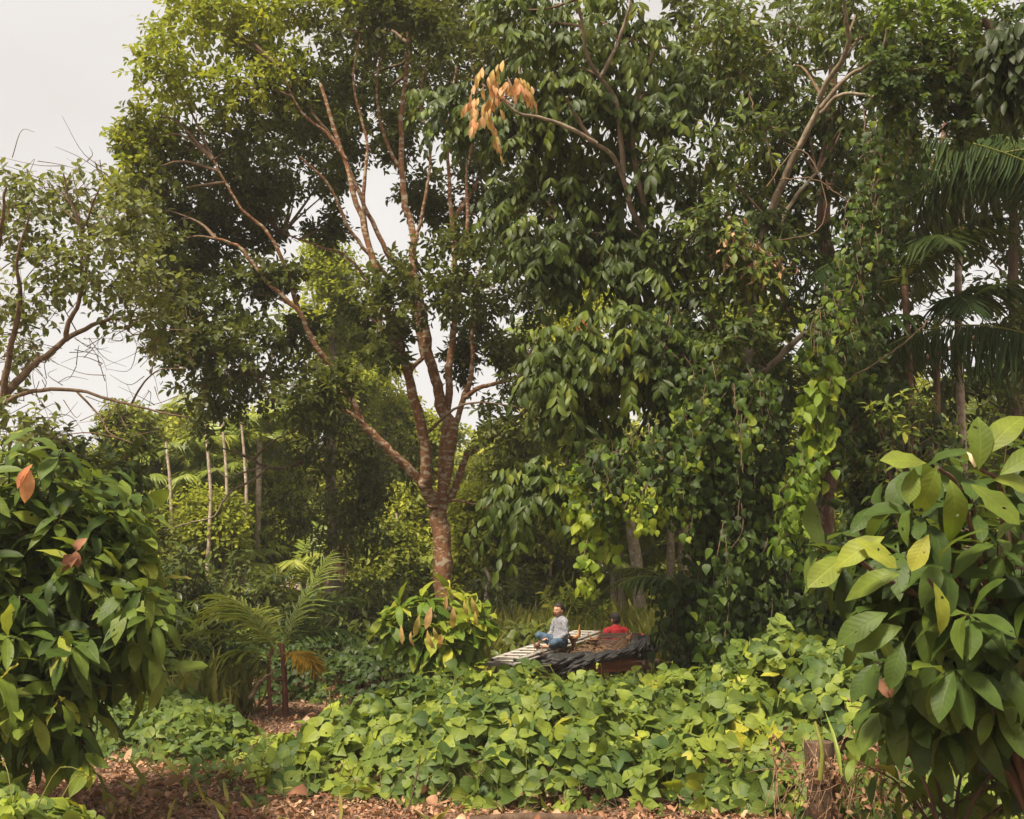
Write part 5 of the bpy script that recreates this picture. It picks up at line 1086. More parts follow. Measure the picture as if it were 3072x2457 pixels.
grass('sparse grass sprouts on the litter', [(-4, 9), (-.5, 9), (-1.5, 12), (-3.6, 13)], 150, .12, w=1)

# ------------------------------------------------------------------ stump with dead vines
YZ = 9.6
st = W(820, 775, YZ); sr = thing('tree_stump', 'rotting dark stump with pale flaking patch under the right creeper', 'stump', (st[0], YZ, 0))
a = Acc(); zt = W(0, 742, YZ)[2]
tube(a, [[st[0], YZ, -.1], [st[0] + .01, YZ, zt * .5], [st[0], YZ, zt]], .13, .12, 14, 10, wob=.07); obj('trunk', a, M['dark_bark'], sr)
a = Acc()
for k in range(10):
    p = np.array([st[0] - .02 + rng.normal(0, .025), YZ - .135, zt - .17 + rng.normal(0, .06)]); leaves(a, 'flake', [p], [[rng.normal() * .3, 0, -1]], [[0, -1, 0]], [.09], 1.2, [.9])
obj('flaking_patch', a, M['dry'], sr)
a = Acc()
for (cx, cy, n_, sx, sy) in ((835, 770, 60, .15, .05), (868, 758, 80, .06, .13), (782, 762, 20, .04, .12), (850, 805, 60, .25, .08)):
    c = W(cx, cy, YZ - .25)
    A = c + rng.normal(0, 1, (n_, 3)) * [sx, .1, sy]; d = rng.normal(0, 1, (n_, 3)) * [.09, .05, .06] - [0, 0, .05]
    for p, q in list(zip(A, d))[::2]: tube(a, [p, p + q + rng.normal(0, .03, 3), p + q * 2 + [0, 0, -.02]], .004, .003, 3, 6, cap=False)
    leaves(a, 'flake', A + rng.normal(0, .03, A.shape), rng.normal(0, 1, A.shape), rng.normal(0, 1, A.shape), .06, 1.0, rng.uniform(.0, .55, n_), 1)
for k in range(26):
    x = rng.uniform(770, 900); p = W(x, rng.uniform(735, 770), YZ - .15); q = W(x + rng.normal(0, 14), rng.uniform(800, 825), YZ - .3)
    tube(a, [p, (p + q) / 2 + rng.normal(0, .06, 3), q], .005, .004, 4, 9, cap=False)
o = obj('dead_vine_tangle', a, [M['fibre'], M['dry']]); tag(o, 'tangle of dead straw-brown vines hanging beside the stump', 'dead vine')
a = Acc(); p = W(845, 776, YZ - .3); q = W(866, 724, YZ - .35)
leaves(a, 'strip', [p, p + [-.03, 0, 0]], [q - p, [-.03, .1, 1]], [[.2, -1, .1], [0, -1, 0]], [.56, .5], [1.7, .6], [.4, .6])
o = obj('blade_leaf', a, M['palm']); tag(o, 'single broad green blade leaf standing beside the stump', 'plant')
a = Acc(); tube(a, [W(820, 780, YZ - .4), W(822, 750, YZ - .4), W(815, 722, YZ - .3)], .022, .014, 7, 8); o = obj('green_stalk', a, M['grass']); tag(o, 'pale green bare stalk left of the broad blade leaf', 'plant')
a = Acc(); tube(a, [W(470, 823, 9.5), W(530, 818, 9.5), W(600, 822, 9.55)], .05, .045, 9, 12, wob=.05); o = obj('fallen_log', a, M['dark_bark']); tag(o, 'dark fallen log lying at the bottom edge of the litter', 'log')
a = Acc(); tube(a, [[W(417, 0, 10.0)[0], 9.9, -.05], W(418, 770, 10.0), W(420, 755, 10.0)], .008, .006, 5, 6); o = obj('stake', a, M['dark_bark']); tag(o, 'thin dark upright stick at front of the creeper mound', 'stick')

# ------------------------------------------------------------------ cart
YC0 = 19.0
cl = ZM(640, 800, YC0)[0]; cr_ = ZM(1850, 700, YC0)[0]; cw = cr_ - cl; cxm = (cl + cr_) / 2
Y1 = 20.45
cart = thing('cargo_cart', 'low wooden farm cart with slatted far side under black plastic', 'cart', (cxm, YC0 + .7, 0))
fz = ZM(1300, 745, YC0)[2]; tz = ZM(1300, 700, YC0)[2]; 
a = Acc(); zb = ZM(1500, 860, YC0)[2]
box(a, (cxm + .02, (YC0 + Y1) / 2, zb + .02), (cw - .08, Y1 - YC0 - .04, .04), mi=0, bev=.004); obj('bed', a, M['wood'], cart)
a = Acc(); beam(a, ZM(1250, 815, YC0 - .012), ZM(1760, 742, YC0 - .012), .035, .075); obj('side_plank', a, M['red_wood'], cart)
a = Acc(); beam(a, ZM(1250, 860, YC0 - .01), ZM(1750, 815, YC0 - .01), .03, .13); obj('side_plank', a, M['red_wood'], cart)
for (x0, y0, x1, y1, h) in ((1305, 522, 1737, 520, 52), (1185, 585, 1740, 583, 50), (1375, 636, 1740, 634, 48), (1200, 690, 1740, 688, 46)):
    a = Acc(); beam(a, ZM(x0, y0, Y1), ZM(x1, y1, Y1), .03, h / 9.951 / FOC * Y1); obj('slat', a, M['wood'], cart)
for x in (1325, 1530, 1715):
    a = Acc(); p = ZM(x, 0, Y1)[0]; beam(a, (p, Y1 + .034, zb), (p, Y1 + .034, ZM(x, 505, Y1)[2]), .05, .035, up=(0, 1, 0)); obj('post', a, M['wood'], cart)
for x in (660, 1000, 1780):
    a = Acc(); p = ZM(x, 0, YC0)[0]; beam(a, (p, YC0 + .03, zb), (p, YC0 + .03, tz), .05, .04, up=(0, 1, 0)); obj('post', a, M['wood'], cart)
for (wx, wy) in ((cxm - .1, YC0 + .12), (cxm - .1, Y1 - .12)):
    a = Acc(); th = np.linspace(0, 2 * PI, 25); tube(a, np.c_[wx + .26 * np.cos(th), np.full(25, wy), .3 + .26 * np.sin(th)], .05, .05, 8, 49, cap=False)
    w_ = obj('wheel', a, M['rubber'], cart)
    b = Acc()
    for k in range(8): t = k * PI / 4; beam(b, (wx, wy, .3), (wx + .23 * math.cos(t), wy, .3 + .23 * math.sin(t)), .02, .02, up=(0, 1, 0))
    tube(b, [(wx, wy - .05, .3), (wx, wy + .05, .3)], .05, .05, 10, 2); obj('rim', b, M['alu_rail'], cart)
a = Acc(); beam(a, (cxm - .1, YC0 + .1, .3), (cxm - .1, Y1 - .1, .3), .05, .05); beam(a, (cxm - .1, YC0 + .3, .28), (cxm - .1, YC0 + .3, zb), .05, .05, up=(0, 1, 0)); beam(a, (cxm - .1, Y1 - .3, .28), (cxm - .1, Y1 - .3, zb), .05, .05, up=(0, 1, 0)); obj('axle', a, M['dark_bark'], cart)
a = Acc(); tube(a, [ZM(1760, 740, YC0 + .1), ZM(1850, 680, YC0), ZM(1900, 635, YC0), ZM(1938, 598, YC0), ZM(1925, 590, YC0)], .03, .024, 8, 14); obj('shaft', a, M['pale_wood'], cart)
a = Acc(); tube(a, [ZM(1755, 700, YC0 + .1), ZM(1850, 700, YC0 - .05), ZM(1915, 650, YC0 - .05), ZM(1945, 615, YC0 - .05)], .03, .02, 8, 12); obj('shaft', a, M['rubber'], cart)
a = Acc(); tube(a, [ZM(1735, 525, Y1 - .3), ZM(1800, 513, Y1 - .5), ZM(1880, 518, Y1 - .6), ZM(2000, 522, Y1 - .6)], .013, .01, 7, 14); obj('handle_bar', a, M['rubber'], cart)
a = Acc(); sy = Y1 + .55; zs = .52; xs_ = ZM(1500, 0, sy)[0]
beam(a, (xs_ - .35, sy, zs), (xs_ + .75, sy, zs), .4, .05); beam(a, (xs_ - .3, sy, 0), (xs_ - .3, sy, zs), .05, .05, up=(0, 1, 0)); beam(a, (xs_ + .7, sy, 0), (xs_ + .7, sy, zs), .05, .05, up=(0, 1, 0)); obj('driver_bench', a, M['wood'], cart)

# black plastic sheet draped over the near side and right end
def sheet():
    nu, nv = 150, 44
    top = [(655, 725), (740, 702), (1000, 692), (1290, 688), (1450, 668), (1600, 652), (1640, 610), (1720, 580), (1790, 520), (1815, 512), (1835, 590), (1865, 690)]
    bot = [(620, 850), (700, 880), (900, 895), (1020, 892), (1150, 850), (1260, 800), (1450, 765), (1640, 738), (1720, 760), (1780, 745), (1830, 720), (1868, 700)]
    tx = np.interp(np.linspace(0, len(top) - 1, nu), range(len(top)), [t[0] for t in top]); ty = np.interp(np.linspace(0, len(top) - 1, nu), range(len(top)), [t[1] for t in top])
    bx = np.interp(np.linspace(0, len(bot) - 1, nu), range(len(bot)), [t[0] for t in bot]); by = np.interp(np.linspace(0, len(bot) - 1, nu), range(len(bot)), [t[1] for t in bot])
    ph = rng.random(12) * 6
    def wr(u, v):
        d = u * 22; r = 0
        r += .045 * abs(math.sin(d * 1.1 + 2.2 * v * math.sin(u * 9) + ph[0])) + .03 * abs(math.sin(d * 2.3 - 4 * v + ph[1])) + .025 * abs(math.sin(d * 3.1 + 7 * v + ph[2])) + .018 * abs(math.sin(11 * v + d * .8 + ph[3]))
        return r
    V = []
    for i in range(nu):
        u = i / (nu - 1)
        for j in range(nv):
            if j < 8:   # lip lying back over the edge into the cart
                s = 1 - j / 8; p = ZM(tx[i], ty[i], YC0 - .03); p = p + np.array([0, .28 * s, -.07 * s * s + .02 * math.sin(u * 60)]); 
            else:
                v = (j - 8) / (nv - 9); p = ZM(tx[i] * (1 - v) + bx[i] * v, ty[i] * (1 - v) + by[i] * v, YC0 - .05 - .10 * math.sin(PI * v) * (.4 + u)); 
                p = p - np.array([0, wr(u, v) * (.5 + 1.2 * min(1, v * 3)), 0]) + np.array([0, 0, .008 * math.sin(u * 90 + v * 6)])
            V.append(p)
    i = np.arange(nu - 1)[:, None] * nv; j = np.arange(nv - 1)[None]
    a = Acc(); F = np.stack([i + j, i + nv + j, i + nv + j + 1, i + j + 1], -1).reshape(-1, 4); a.add(np.array(V), F)
    o = obj('plastic_sheet', a, M['tarp']); m = o.modifiers.new('thick', 'SOLIDIFY'); m.thickness = .006
    tag(o, 'crumpled black plastic sheet draped over the near side of the cart', 'tarpaulin')
sheet()
# crumpled load bulge under the plastic at right end
a = Acc(); c = ZM(1740, 640, YC0 + .3)
th = np.linspace(0, PI, 20); ph = np.linspace(0, 2 * PI, 36, endpoint=False); V = []
for t in th:
    for p in ph:
        r_ = 1 + .10 * math.sin(5 * p + 3 * t) + .08 * math.sin(9 * p - 5 * t) + .07 * abs(math.sin(11 * t + 3 * p)); V.append(c + np.array([.21 * math.sin(t) * math.cos(p), .26 * math.sin(t) * math.sin(p), .17 * math.cos(t)]) * r_)
i = np.arange(19)[:, None] * 36; j = np.arange(36)[None]; k = (j + 1) % 36
a.add(np.array(V), np.stack([i + j, i + 36 + j, i + 36 + k, i + k], -1).reshape(-1, 4)); o = obj('wrapped_bundle', a, M['tarp']); tag(o, 'bulging bundle wrapped in black plastic at right end of the cart', 'bundle')
# red bundle
a = Acc(); c = ZM(1735, 530, Y1 + .35)
for (dx, s) in ((0, 1), (-.16, .9)):
    V = []
    for t in th:
        for p in ph: V.append(c + np.array([dx, 0, -.02]) + np.array([.10 * math.sin(t) * math.cos(p), .1 * math.sin(t) * math.sin(p), .075 * math.cos(t)]) * s * (1 + .06 * math.sin(4 * p + 3 * t)))
    a.add(np.array(V), np.stack([i + j, i + 36 + j, i + 36 + k, i + k], -1).reshape(-1, 4))
o = obj('cloth_bundle', a, M['red_shirt']); tag(o, 'red cloth bundle behind the right end of the top slat', 'bundle')

# ------------------------------------------------------------------ ladder (two nested aluminium sections)
lad = thing('extension_ladder', 'aluminium extension ladder lying sloped across the cart, boy sitting on it', 'ladder', ZM(900, 640, 19))
def ladder_section(nl0, nl1, w0, Yn, Yf, off, rungs, extra=0):
    # near-side rail from (zoom px) nl0 (bottom end) to nl1 (top end); far rail offset by rung vector
    A = ZM(*nl0, Yn); B_ = ZM(*nl1, Yf); rv = np.array([-.40 * w0, .12 * w0, .0])
    d = nrm(B_ - A); up = nrm(np.cross(np.cross(d, rv), d)); up = up if up[2] > 0 else -up
    for q in (np.zeros(3), rv):
        a = Acc(); beam(a, A + q + off * up, B_ + q + off * up, .022, .105, up=up); 
        for sg in (-1, 1):
            dd = up * .0495 * sg; beam(a, A + q + off * up + dd + rv * .06 * (1 if q[0] == 0 else -1), B_ + q + off * up + dd + rv * .06 * (1 if q[0] == 0 else -1), .03, .005, up=up)
        obj('rail', a, M['alu_rail'], lad)
    Ln = np.linalg.norm(B_ - A); n = rungs
    for i in range(n):
        p = A + d * Ln * (i + .5) / n + off * up
        a = Acc(); beam(a, p + rv * .03, p + rv * .97, .062, .028, up=up, bev=.008); obj('rung', a, M['alu'], lad)
    for q in (np.zeros(3), rv):
        a = Acc(); beam(a, A + q + off * up - d * .03, A + q + off * up + d * .03, .034, .10, up=up, bev=.006); obj('end_cap', a, M['rubber'], lad)
ladder_section((520, 765), (1335, 480), 1.05, 18.3, 20.9, .045, 12)
ladder_section((395, 822), (1260, 520), 1.12, 18.05, 20.7, -.055, 13)

# ------------------------------------------------------------------ palm fruit bunches
def bunch(label, base, h, tilt, spread_, n=70, stub=1.0, len_=.4, horn=True, face='stalk'):
    base = np.asarray(base, float); r = thing('palm_fruit_stalk', label, 'palm stalk', tuple(base), 'cut palm fruit stalks lying in the cart')
    up = nrm(np.array([tilt, -.1, 1.]))
    a = Acc(); tube(a, [base, base + up * h * .5, base + up * h], .03, .08, 10, 10, r=[.028, .032, .055, .10 * stub], wob=.04)
    obj('stalk', a, M['stalk'], r)
    a = Acc(); c = base + up * h; s = np.array([1, 0, 0.])
    P = [c + s * x * .11 * stub + up * (.9 * abs(x) ** 2 * .10 + (.12 if x > .8 and horn else 0)) for x in np.linspace(-1, 1, 9)]
    tube(a, P, .03, .03, 8, 17, r=[.006, .014, .02, .024, .022, .018, .008]); obj('cut_face', a, M[face], r)
    if horn:
        a = Acc(); tube(a, [c + s * .09, c + s * .11 + up * .1, c + s * .10 + up * .2], .03, .004, 8, 10); obj('horn', a, M['stalk'], r)
    a = Acc()
    for k in range(n):
        d = nrm(np.array([rng.normal(0, 1) + spread_, rng.normal(-.2, .5), rng.normal(-.3, .35)])); L = len_ * rng.uniform(.6, 1.15)
        tube(a, [base + rng.normal(0, .015, 3), base + d * L * .5 + [0, 0, .03], base + d * L + [0, 0, -.07]], .006, .003, 4, 8, cap=False)
    obj('strands', a, M['fibre'], r)
bunch('cut palm stalk with orange cut face and pointed tip beside the boy', ZM(1062, 655, YC0 + .25), .20, 0, .3, face='cutface')
bunch('duller brown cut palm stalk in front of the slats', ZM(1272, 640, YC0 + .45), .15, -.05, .2, n=60, horn=False)
bunch('bundle of dark fruit strands leaning at right against the slats', ZM(1612, 590, YC0 + .6), .10, .05, -.45, n=50, len_=.34, stub=.5, horn=False)
bunch('small brown palm stalk end poking over the ladder rail', ZM(712, 655, 18.75), .07, -.35, .4, n=6, len_=.12, stub=.62, horn=False)
a = Acc(); c = ZM(1150, 690, YC0 + .3)
for k in range(80):
    p = c + rng.normal(0, 1, 3) * [.28, .1, .02]; d = nrm(np.array([rng.normal(0, 1), rng.normal(0, .4), rng.normal(.1, .2)])) * .18
    tube(a, [p - d, p + [0, 0, .03], p + d - [0, 0, .03]], .006, .004, 4, 6, cap=False)
o = obj('dry_fronds', a, [M['fibre']]); tag(o, 'heap of dry brown palm strands filling the cart bed', 'dry fronds')

# ------------------------------------------------------------------ people
def capsule(a, p, q, r0, r1, sq=1.0, n=5):
    p = np.asarray(p, float); q = np.asarray(q, float); d = nrm(q - p)
    ts = [-1, -.8, -.4, 0]; pts = [p + d * r0 * t for t in ts] + [p + (q - p) * k / n for k in range(1, n)] + [q + d * r1 * t for t in (0, .4, .8, 1)]
    rr = [r0 * .02, r0 * .6, r0 * .92, r0] + [r0 + (r1 - r0) * k / n for k in range(1, n)] + [r1, r1 * .92, r1 * .6, r1 * .02]
    ref = np.array([1., 0, 0]) if abs(d[0]) < .8 else np.array([0, 1., 0]); A = nrm(ref - d * (ref @ d)); B_ = np.cross(d, A)
    th = np.linspace(0, 2 * PI, 14, endpoint=False)
    V = np.array([P + r_ * (math.cos(t) * A + sq * math.sin(t) * B_) for P, r_ in zip(pts, rr) for t in th]); m = len(pts)
    i = np.arange(m - 1)[:, None] * 14; j = np.arange(14)[None]; k = (j + 1) % 14
    a.add(V, np.stack([i + j, i + k, i + 14 + k, i + 14 + j], -1).reshape(-1, 4))
    a.add(V[:14], [list(range(13, -1, -1))]); a.add(V[-14:], [list(range(14))])
def ellip(a, c, r, R=None, fn=None, n=28):
    th = np.linspace(.02, PI - .02, n); ph = np.linspace(0, 2 * PI, n, endpoint=False)
    D_ = np.array([[math.sin(t) * math.cos(p), math.sin(t) * math.sin(p), math.cos(t)] for t in th for p in ph])
    V = D_ * r
    if fn is not None: V = fn(V, D_)
    if R is not None: V = V @ np.asarray(R).T
    V = V + c; i = np.arange(n - 1)[:, None] * n; j = np.arange(n)[None]; k = (j + 1) % n
    a.add(V, np.stack([i + j, i + n + j, i + n + k, i + k], -1).reshape(-1, 4)); a.add(V[:n], [list(range(n))]); a.add(V[-n:], [list(range(n - 1, -1, -1))])
def fuse(name, acc, mat, parent, vox=.006, smooth=3, disp=0.0):
    me = acc.mesh(name, []); tmp = bpy.data.objects.new('tmp', me); C.objects.link(tmp)
    m = tmp.modifiers.new('r', 'REMESH'); m.mode = 'VOXEL'; m.voxel_size = vox; m.use_smooth_shade = True
    s = tmp.modifiers.new('s', 'SMOOTH'); s.factor = .5; s.iterations = smooth
    dg = bpy.context.evaluated_depsgraph_get(); out = bpy.data.meshes.new_from_object(tmp.evaluated_get(dg))
    bpy.data.objects.remove(tmp); out.name = name; out.materials.clear(); out.materials.append(mat)
    if disp:
        nv = len(out.vertices); co_ = np.zeros(nv * 3); out.vertices.foreach_get('co', co_); co_ = co_.reshape(-1, 3); nn = np.array([v.normal[:] for v in out.vertices])
        w = np.sin(co_[:, 2] * 70 + 9 * np.sin(co_[:, 0] * 18)) * np.sin(co_[:, 0] * 33 + co_[:, 1] * 27) + .6 * np.sin(co_[:, 2] * 38 + co_[:, 1] * 44)
        co_ += nn * (w * disp)[:, None]; out.vertices.foreach_set('co', co_.ravel()); out.update()
    o = bpy.data.objects.new(name, out); C.objects.link(o); o.parent = parent; return o
def rotz(t): c, s = math.cos(t), math.sin(t); return np.array([[c, -s, 0], [s, c, 0], [0, 0, 1]])
def headfn(V, D_):
    # face towards +Y
    x, y, z = D_.T; V = V.copy()
    low = np.clip(-z, 0, 1); V[:, 0] *= 1 - .30 * low ** 1.5; V[:, 1] *= 1 - .12 * low * (y < 0); 
    f = np.clip(y, 0, 1)
    g = lambda cx, cz, sx, sz: np.exp(-((x - cx) / sx) ** 2 - ((z - cz) / sz) ** 2) * (y > 0)
    V[:, 1] += .017 * g(0, -.12, .13, .22) + .010 * g(0, -.22, .2, .08) + .006 * g(0, .16, .5, .1) + .007 * g(0, -.46, .25, .09) + .008 * g(0, -.74, .28, .16)
    V[:, 1] -= .010 * g(.33, .02, .17, .11) + .010 * g(-.33, .02, .17, .11) + .004 * g(0, -.36, .28, .04)
    V[:, 1] -= .012 * np.clip(y, 0, 1) ** 2 * np.clip(z - .3, 0, 1)
    return V
def hand(a, wrist, d, nrm_, size=1.0, curl=.5, side=1):
    """palm and five separate fingers; d = pointing direction, nrm_ = back of the hand"""
    d = nrm(np.asarray(d, float)); u = nrm(np.asarray(nrm_, float) - d * np.dot(nrm_, d)); s = np.cross(d, u) * side
    pc = np.asarray(wrist, float)
    for k in range(4): capsule(a, pc + s * (k - 1.5) * .012 * size, pc + d * .065 * size + s * (k - 1.5) * .017 * size, .014 * size, .012 * size, n=3)
    Ls = [.060, .068, .063, .050]
    for k in range(4):
        p = pc + d * .068 * size + s * (k - 1.5) * .019 * size; dd = nrm(d + s * (k - 1.5) * .10); rr = .0078 * size
        for seg, f in enumerate((.45, .32, .23)):
            dd = nrm(dd - u * curl * (.35 + .25 * seg)); q = p + dd * Ls[k] * f * size; capsule(a, p, q, rr, rr * .9, n=2); p = q; rr *= .9
    p = pc + d * .018 * size - s * .028 * size; dd = nrm(d * .7 - s * .8 - u * .2)
    for f, rr in ((.032, .0105), (.025, .009), (.02, .008)): q = p + dd * f * size; capsule(a, p, q, rr * size, rr * size * .9, n=2); p = q; dd = nrm(dd + d * .35 - u * .2 * curl)
def face_bits(root, hc, R, s=1.0):
    for sx in (-1, 1):
        a = Acc(); ellip(a, hc + R @ (np.array([sx * .027, .074, .003]) * s), np.array([0.011, .007, .005]) * s, R, n=12); e = obj0('eye', a, M['white'], root)
        a = Acc(); ellip(a, hc + R @ (np.array([sx * .027 , .081, .003]) * s), np.array([.0048, .0025, .0048]) * s, R, n=10); obj0('iris', a, M['iris'], root)
        a = Acc(); capsule(a, hc + R @ (np.array([sx * .014, .086, .022]) * s), hc + R @ (np.array([sx * .044, .074, .024]) * s), .0042 * s, .003 * s); obj0('eyebrow', a, M['hair'], root)
    a = Acc(); capsule(a, hc + R @ (np.array([-.018, .081, -.046]) * s), hc + R @ (np.array([.018, .081, -.046]) * s), .0055 * s, .0055 * s); obj0('mouth', a, M['lip'], root)
def obj0(name, acc, mat, parent):
    me = acc.mesh(name, [mat]); o = bpy.data.objects.new(name, me); C.objects.link(o); o.parent = parent; return o

# the boy ---------------------------------------------------------------
seat = ZM(930, 618, 19.2)
boy = thing('person', 'boy in grey checked shirt and jeans sitting sideways on the ladder', 'person', tuple(seat))
boy.scale = (1.06, 1.06, 1.06); boy.rotation_euler = (0, 0, math.atan2(-.58, -.82) - PI / 2)     # local +Y = facing left and towards the camera
hR = rotz(.28)                                                    # head turned a little to the camera
hc = np.array([0.0, .03, .555]); body = Acc()
capsule(body, (0, 0, .06), (0, -.01, .22), .105, .10, .8); capsule(body, (0, -.01, .22), (0, -.01, .36), .105, .115, .72); capsule(body, (-.09, -.01, .385), (.09, -.01, .385), .055, .055)
capsule(body, (0, -.005, .38), (0, .01, .48), .045, .04)
ellip(body, hc, (.075, .089, .108), hR, headfn, 40)
for sx in (-1, 1): ellip(body, hc + hR @ np.array([sx * .074, -.005, -.012]), (.010, .018, .028), hR, None, 12)
armL = [(-.135, 0, .375), (-.175, .01, .20), (-.085, .17, .075)]; armR = [(.135, 0, .375), (.175, .03, .2), (.12, .18, .12)]
for ar, sd_ in ((armL, -1), (armR, 1)):
    capsule(body, ar[0], ar[1], .036, .030); capsule(body, ar[1], ar[2], .030, .020); dd = nrm(np.array(ar[2]) - np.array(ar[1]))
    hand(body, np.array(ar[2]) + dd * .01, dd + np.array([0, 0, .25]), (0, .3, 1), .82, .35, sd_)
legs = [[(.07, .0, .06), (.20, .27, .16), (.08, .12, .02)], [(-.07, .0, .06), (-.17, .25, .06), (.0, .20, -.01)]]
for lg in legs:
    capsule(body, lg[0], lg[1], .062, .048); capsule(body, lg[1], lg[2], .047, .030)
    e = np.array(lg[2]); f = nrm(np.array([-np.sign(lg[1][0]) * .9, .35, 0])); capsule(body, e, e + f * .13, .028, .024, .8)
fuse('body', body, M['skin'], boy, .0055, 2)
sh = Acc()
capsule(sh, (0, -.005, .115), (0, -.01, .22), .145, .122, .84); capsule(sh, (0, -.01, .22), (0, -.01, .37), .118, .125, .76); capsule(sh, (-.105, -.01, .385), (.105, -.01, .385), .062, .062)
for ar in (armL, armR): capsule(sh, ar[0], ar[1], .054, .044); w_ = np.array(ar[1]) + (np.array(ar[2]) - np.array(ar[1])) * .88; capsule(sh, ar[1], w_, .044, .033)
fuse('shirt', sh, M['shirt'], boy, .006, 2, .003)
a = Acc(); t = np.linspace(.5, 2 * PI - .5 + .0, 20); 
cpts = [(.058 * math.sin(k), -.005 + .058 * math.cos(k), .437 - .018 * math.cos(k)) for k in t]; tube(a, cpts, .015, .015, 6, 30); tube(a, [cpts[0], (.03, .085, .39)], .014, .006, 6, 4); tube(a, [cpts[-1], (-.03, .085, .39)], .014, .006, 6, 4)
obj0('collar', a, M['shirt'], boy)
for z in (.36, .29, .22, .15):
    a = Acc(); ellip(a, (0.0, .093 + (.36 - z) * .07, z), (.006, .004, .006), None, None, 8); obj0('button', a, M['button'], boy)
jn = Acc()
capsule(jn, (-.05, -.01, .055), (.05, -.01, .055), .10, .10)
for lg in legs: capsule(jn, lg[0], lg[1], .078, .064); w_ = np.array(lg[1]) + (np.array(lg[2]) - np.array(lg[1])) * .85; capsule(jn, lg[1], w_, .062, .043)
fuse('jeans', jn, M['jeans'], boy, .007, 2, .003)
def hairfn(V, D_):
    V = V.copy(); V *= (1 + .035 * np.sin(D_[:, 0] * 25) * np.sin(D_[:, 1] * 23) + .03 * np.sin(D_[:, 2] * 31 + D_[:, 0] * 17))[:, None]
    return V
a = Acc(); ellip(a, hc + hR @ np.array([0, -.014, .036]), (.084, .090, .096), hR, hairfn, 44); V0 = a.V[0]
# cut away the face side of the hair
loc = (V0 - hc) @ hR
mask = (loc[:, 1] > .035) & (loc[:, 2] < .050 + .015 * np.sin(loc[:, 0] * 90))
loc[mask, 1] = np.minimum(loc[mask, 1], .03); loc[:, 2] = np.where((loc[:, 2] < -.03), -.03 + (loc[:, 2] + .03) * .25, loc[:, 2]); sidem = (loc[:, 2] < .02) & (loc[:, 1] > -.01); loc[sidem, 0] *= .82; loc[sidem, 1] = np.minimum(loc[sidem, 1], .0)
a.V[0] = loc @ hR.T + hc
obj0('hair', a, M['hair'], boy)
face_bits(boy, hc, hR, 1.0)

# the man in red ----------------------------------------------------------
ms = ZM(1490, 640, Y1 + .5); ms = np.array([ms[0], Y1 + .5, .57])
man = thing('person', 'man in red shirt and dark cap sitting with his back to the camera', 'person', tuple(ms))
man.rotation_euler = (0, 0, .35)
zsh = .47; hc = np.array([.0, .03, .70]); hR = rotz(.35); body = Acc()
capsule(body, (0, 0, .08), (0, 0, .3), .13, .13, .8); capsule(body, (0, 0, .3), (0, 0, .45), .13, .15, .7); capsule(body, (-.13, 0, .50), (.13, 0, .50), .065, .065); capsule(body, (0, 0, .5), (0, .02, .63), .058, .052)
ellip(body, hc, (.078, .094, .115), hR, headfn, 40)
for sx in (-1, 1): ellip(body, hc + hR @ np.array([sx * .078, -.005, -.012]), (.011, .019, .030), hR, None, 12)
mar = [[(-.185, 0, .49), (-.23, .05, .22), (-.14, .30, .14)], [(.185, 0, .49), (.24, .05, .22), (.15, .30, .14)]]
for ar, sd_ in zip(mar, (-1, 1)):
    capsule(body, ar[0], ar[1], .048, .038); capsule(body, ar[1], ar[2], .038, .026); dd = nrm(np.array(ar[2]) - np.array(ar[1])); hand(body, np.array(ar[2]) + dd * .01, dd, (0, 0, 1), 1., .5, sd_)
mlg = [[(sx * .09, .0, .08), (sx * .13, .42, .08), (sx * .12, .46, -.42)] for sx in (-1, 1)]
for lg in mlg:
    capsule(body, lg[0], lg[1], .08, .058); capsule(body, lg[1], lg[2], .055, .036); e = np.array(lg[2]); capsule(body, e + [0, 0, -.07], e + [0, .16, -.10], .034, .03)
fuse('body', body, M['skin_dark'], man, .0065, 2)
sh = Acc()
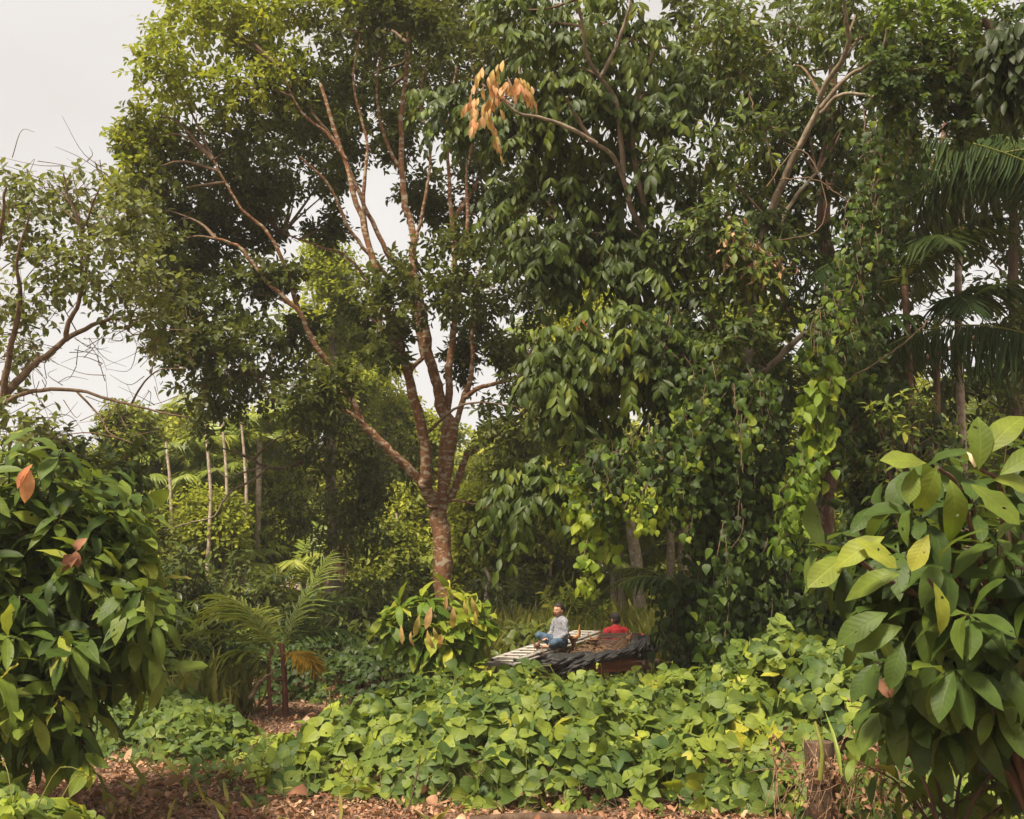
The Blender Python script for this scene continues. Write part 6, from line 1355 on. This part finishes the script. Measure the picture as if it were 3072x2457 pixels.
capsule(sh, (0, -.005, .06), (0, 0, .3), .155, .15, .82); capsule(sh, (0, 0, .3), (0, 0, .46), .15, .165, .74); capsule(sh, (-.14, 0, .50), (.14, 0, .50), .075, .075); capsule(sh, (0, 0, .52), (0, .01, .58), .068, .06)
for ar in mar: q = np.array(ar[0]) + (np.array(ar[1]) - np.array(ar[0])) * .6; capsule(sh, ar[0], q, .072, .062)
fuse('shirt', sh, M['red_shirt'], man, .007, 2, .003)
jn = Acc(); capsule(jn, (-.06, 0, .07), (.06, 0, .07), .12, .12)
for lg in mlg: capsule(jn, lg[0], lg[1], .098, .074); capsule(jn, lg[1], np.array(lg[2]) + [0, 0, .04], .072, .055)
fuse('trousers', jn, M['trouser'], man, .008, 2)
a = Acc(); ellip(a, hc + hR @ np.array([0, -.018, .0]), (.083, .088, .10), hR, hairfn, 40); loc = (a.V[0] - hc) @ hR; mk = loc[:, 1] > .01; loc[mk, 1] = .01; loc[:, 2] = np.maximum(loc[:, 2], -.065); a.V[0] = loc @ hR.T + hc
obj0('hair', a, M['hair'], man)
a = Acc(); ellip(a, hc + hR @ np.array([0, -.005, .045]), (.091, .104, .088), hR, lambda V, D_: np.c_[V[:, :2], np.maximum(V[:, 2], -.015)], 36); cp = obj0('cap', a, M['cap'], man)
a = Acc(); ellip(a, hc + hR @ np.array([0, .115, .035]), (.07, .075, .008), hR, None, 24); obj0('cap_brim', a, M['cap'], man)
face_bits(man, hc, hR, 1.05)

# ------------------------------------------------------------------ air
a = Acc(); box(a, (0, 400, 11.0), (1260, 1060, 24.4))
hz = obj('haze', a, []); hz['kind'] = 'stuff'; hz['label'] = 'thin warm haze in the air over the clearing'
m = bpy.data.materials.new('haze'); m.use_nodes = True; nt = m.node_tree; nt.nodes.clear()
out = nt.nodes.new('ShaderNodeOutputMaterial'); v = nt.nodes.new('ShaderNodeVolumePrincipled')
v.inputs['Color'].default_value = (.95, .93, .86, 1); v.inputs['Density'].default_value = .0009; v.inputs['Anisotropy'].default_value = 0.0
nt.links.new(v.outputs[0], out.inputs['Volume']); hz.data.materials.clear(); hz.data.materials.append(m)
